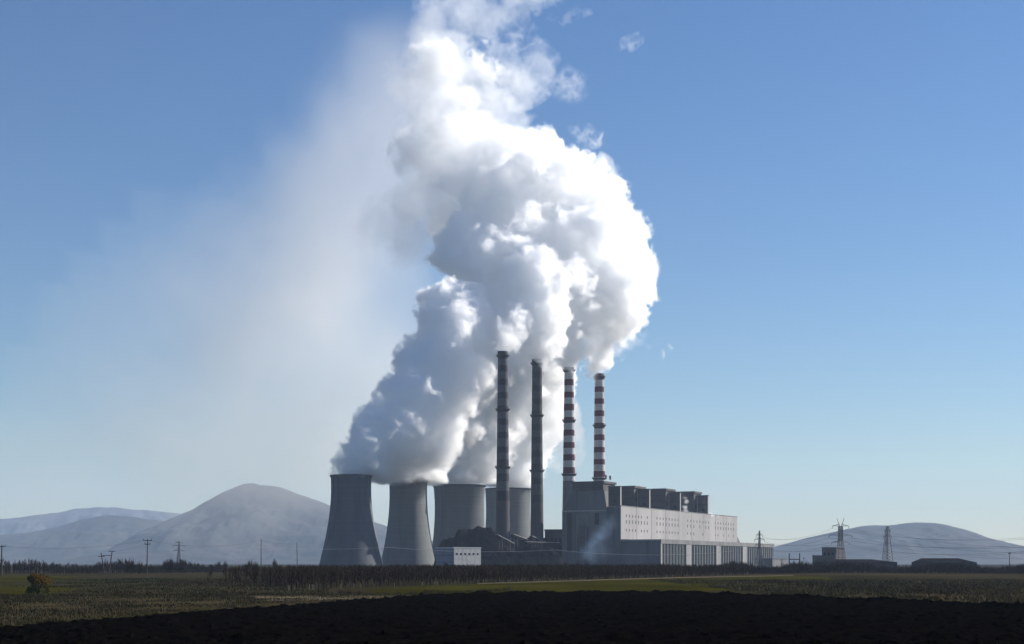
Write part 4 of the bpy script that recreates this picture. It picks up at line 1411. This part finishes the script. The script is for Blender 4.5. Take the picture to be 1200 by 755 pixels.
def small_puff(name, blobs, st, m, label, seed, cat, amp):
    rng = np.random.default_rng(seed)
    cs = [(P(px, py, D), rp * D / F, d) for px, py, D, rp, d in blobs]
    lo = tuple(min(c[k] - R for c, R, d in cs) - 6 for k in range(3))
    hi = tuple(max(c[k] + R for c, R, d in cs) + 6 for k in range(3))
    shape = tuple(max(4, int((h - l) / st) + 1) for l, h in zip(lo, hi))
    X, Y, Z = np.meshgrid(*[np.linspace(l, h, n, dtype=np.float32) for l, h, n in zip(lo, hi, shape)], indexing='ij')
    w = [lattice_noise(shape, 9, rng) * amp + lattice_noise(shape, 4, rng) * amp * 0.5 for _ in range(3)]
    den = np.zeros(shape, np.float32)
    for c, R, d in cs:
        q = np.sqrt((X + w[0] - c.x) ** 2 + (Y + w[1] - c.y) ** 2 + (Z + w[2] - c.z) ** 2) / R
        den = np.maximum(den, smooth(1.1 - q) * d)
    den *= np.clip(1 + fbm(shape, 8, rng, 3, 0.6) * 0.6, 0, 2)
    den[den < 1e-4] = 0
    grid_volume(name, lo, hi, den, m, label, cat)


small_puff('blue_smoke', [(693, 650, 1335, 13, 0.030), (697, 638, 1335, 14, 0.034), (702, 627, 1335, 14, 0.030), (709, 618, 1335, 12, 0.020), (717, 612, 1335, 10, 0.010), (688, 642, 1335, 10, 0.022), (706, 645, 1335, 12, 0.016)], 1.0, M['blue_smoke'], 'faint blue smoke rising in front of the boiler house', 3, 'smoke', 5.0)
def torn_wisp(px, py, D, lx, lz, tilt, dens, label, seed):
    """A faint scrap of steam, shredded by the wind."""
    rng = np.random.default_rng(seed)
    c, k = P(px, py, D), D / F
    R = max(lx, lz) * k * 1.3
    lo, hi = tuple(v - R for v in c), tuple(v + R for v in c)
    st = 1.3
    shape = tuple(int((h - l) / st) + 1 for l, h in zip(lo, hi))
    X, Y, Z = np.meshgrid(*[np.linspace(l, h, n, dtype=np.float32) for l, h, n in zip(lo, hi, shape)], indexing='ij')
    w = [lattice_noise(shape, 11, rng) * 6 + lattice_noise(shape, 5, rng) * 3 for _ in range(3)]
    X, Y, Z = X + w[0] - c.x, Y + w[1] - c.y, Z + w[2] - c.z
    u, v = X * math.cos(tilt) + Z * math.sin(tilt), -X * math.sin(tilt) + Z * math.cos(tilt)
    q = (u / (lx * k)) ** 2 + (v / (lz * k)) ** 2 + (Y / (lz * k * 1.4)) ** 2
    ridge = 1 - 2.2 * np.abs(fbm(shape, 8, rng, 4, 0.65))
    den = dens * smooth(1.1 - q) * smooth(ridge * 0.9 + 0.1)
    den[den < 2e-4] = 0
    grid_volume('steam_wisp', lo, hi, den, M['steam'], label, 'steam')


torn_wisp(738, 50, 1660, 17, 9, 0.5, 0.018, 'small torn steam wisp high to the right of the plume top', 61)
torn_wisp(692, 160, 1640, 26, 10, -0.45, 0.018, 'ragged slanting steam wisp just above the right shoulder of the plume', 62)
torn_wisp(668, 100, 1640, 24, 22, 0.3, 0.007, 'faint steam shred beside the right edge of the upper plume', 63)
torn_wisp(781, 414, 1510, 8, 6, 0.6, 0.012, 'tiny faint steam scrap to the right of the shortest chimney top', 64)
small_puff('roof_steam', [(803, 599, 1548, 4.0, 0.14), (802, 594, 1548, 3.2, 0.14), (804, 588, 1548, 3.0, 0.12), (803, 584, 1548, 2.2, 0.08)], 0.7, M['steam'], 'small white steam jet in front of the boiler towers on the roof', 4, 'steam', 1.5)
small_puff('roof_steam', [(822, 601.5, 1604, 3.6, 0.12), (828, 601, 1604, 4.0, 0.12), (834, 603, 1604, 3.5, 0.08), (841, 604, 1625, 3, 0.05)], 0.7, M['steam'], 'low white steam puff along the far end of the station roof', 5, 'steam', 1.5)

# ------------------------------------------------------------------ the air
hz = MB().box(-R_ - 300, R_ + 300, -1800, R_ + 300, -2.0, 730).build('haze', M['haze'])
hz['kind'] = 'stuff'
hz['label'] = 'thin blue valley haze fading the far mountains'
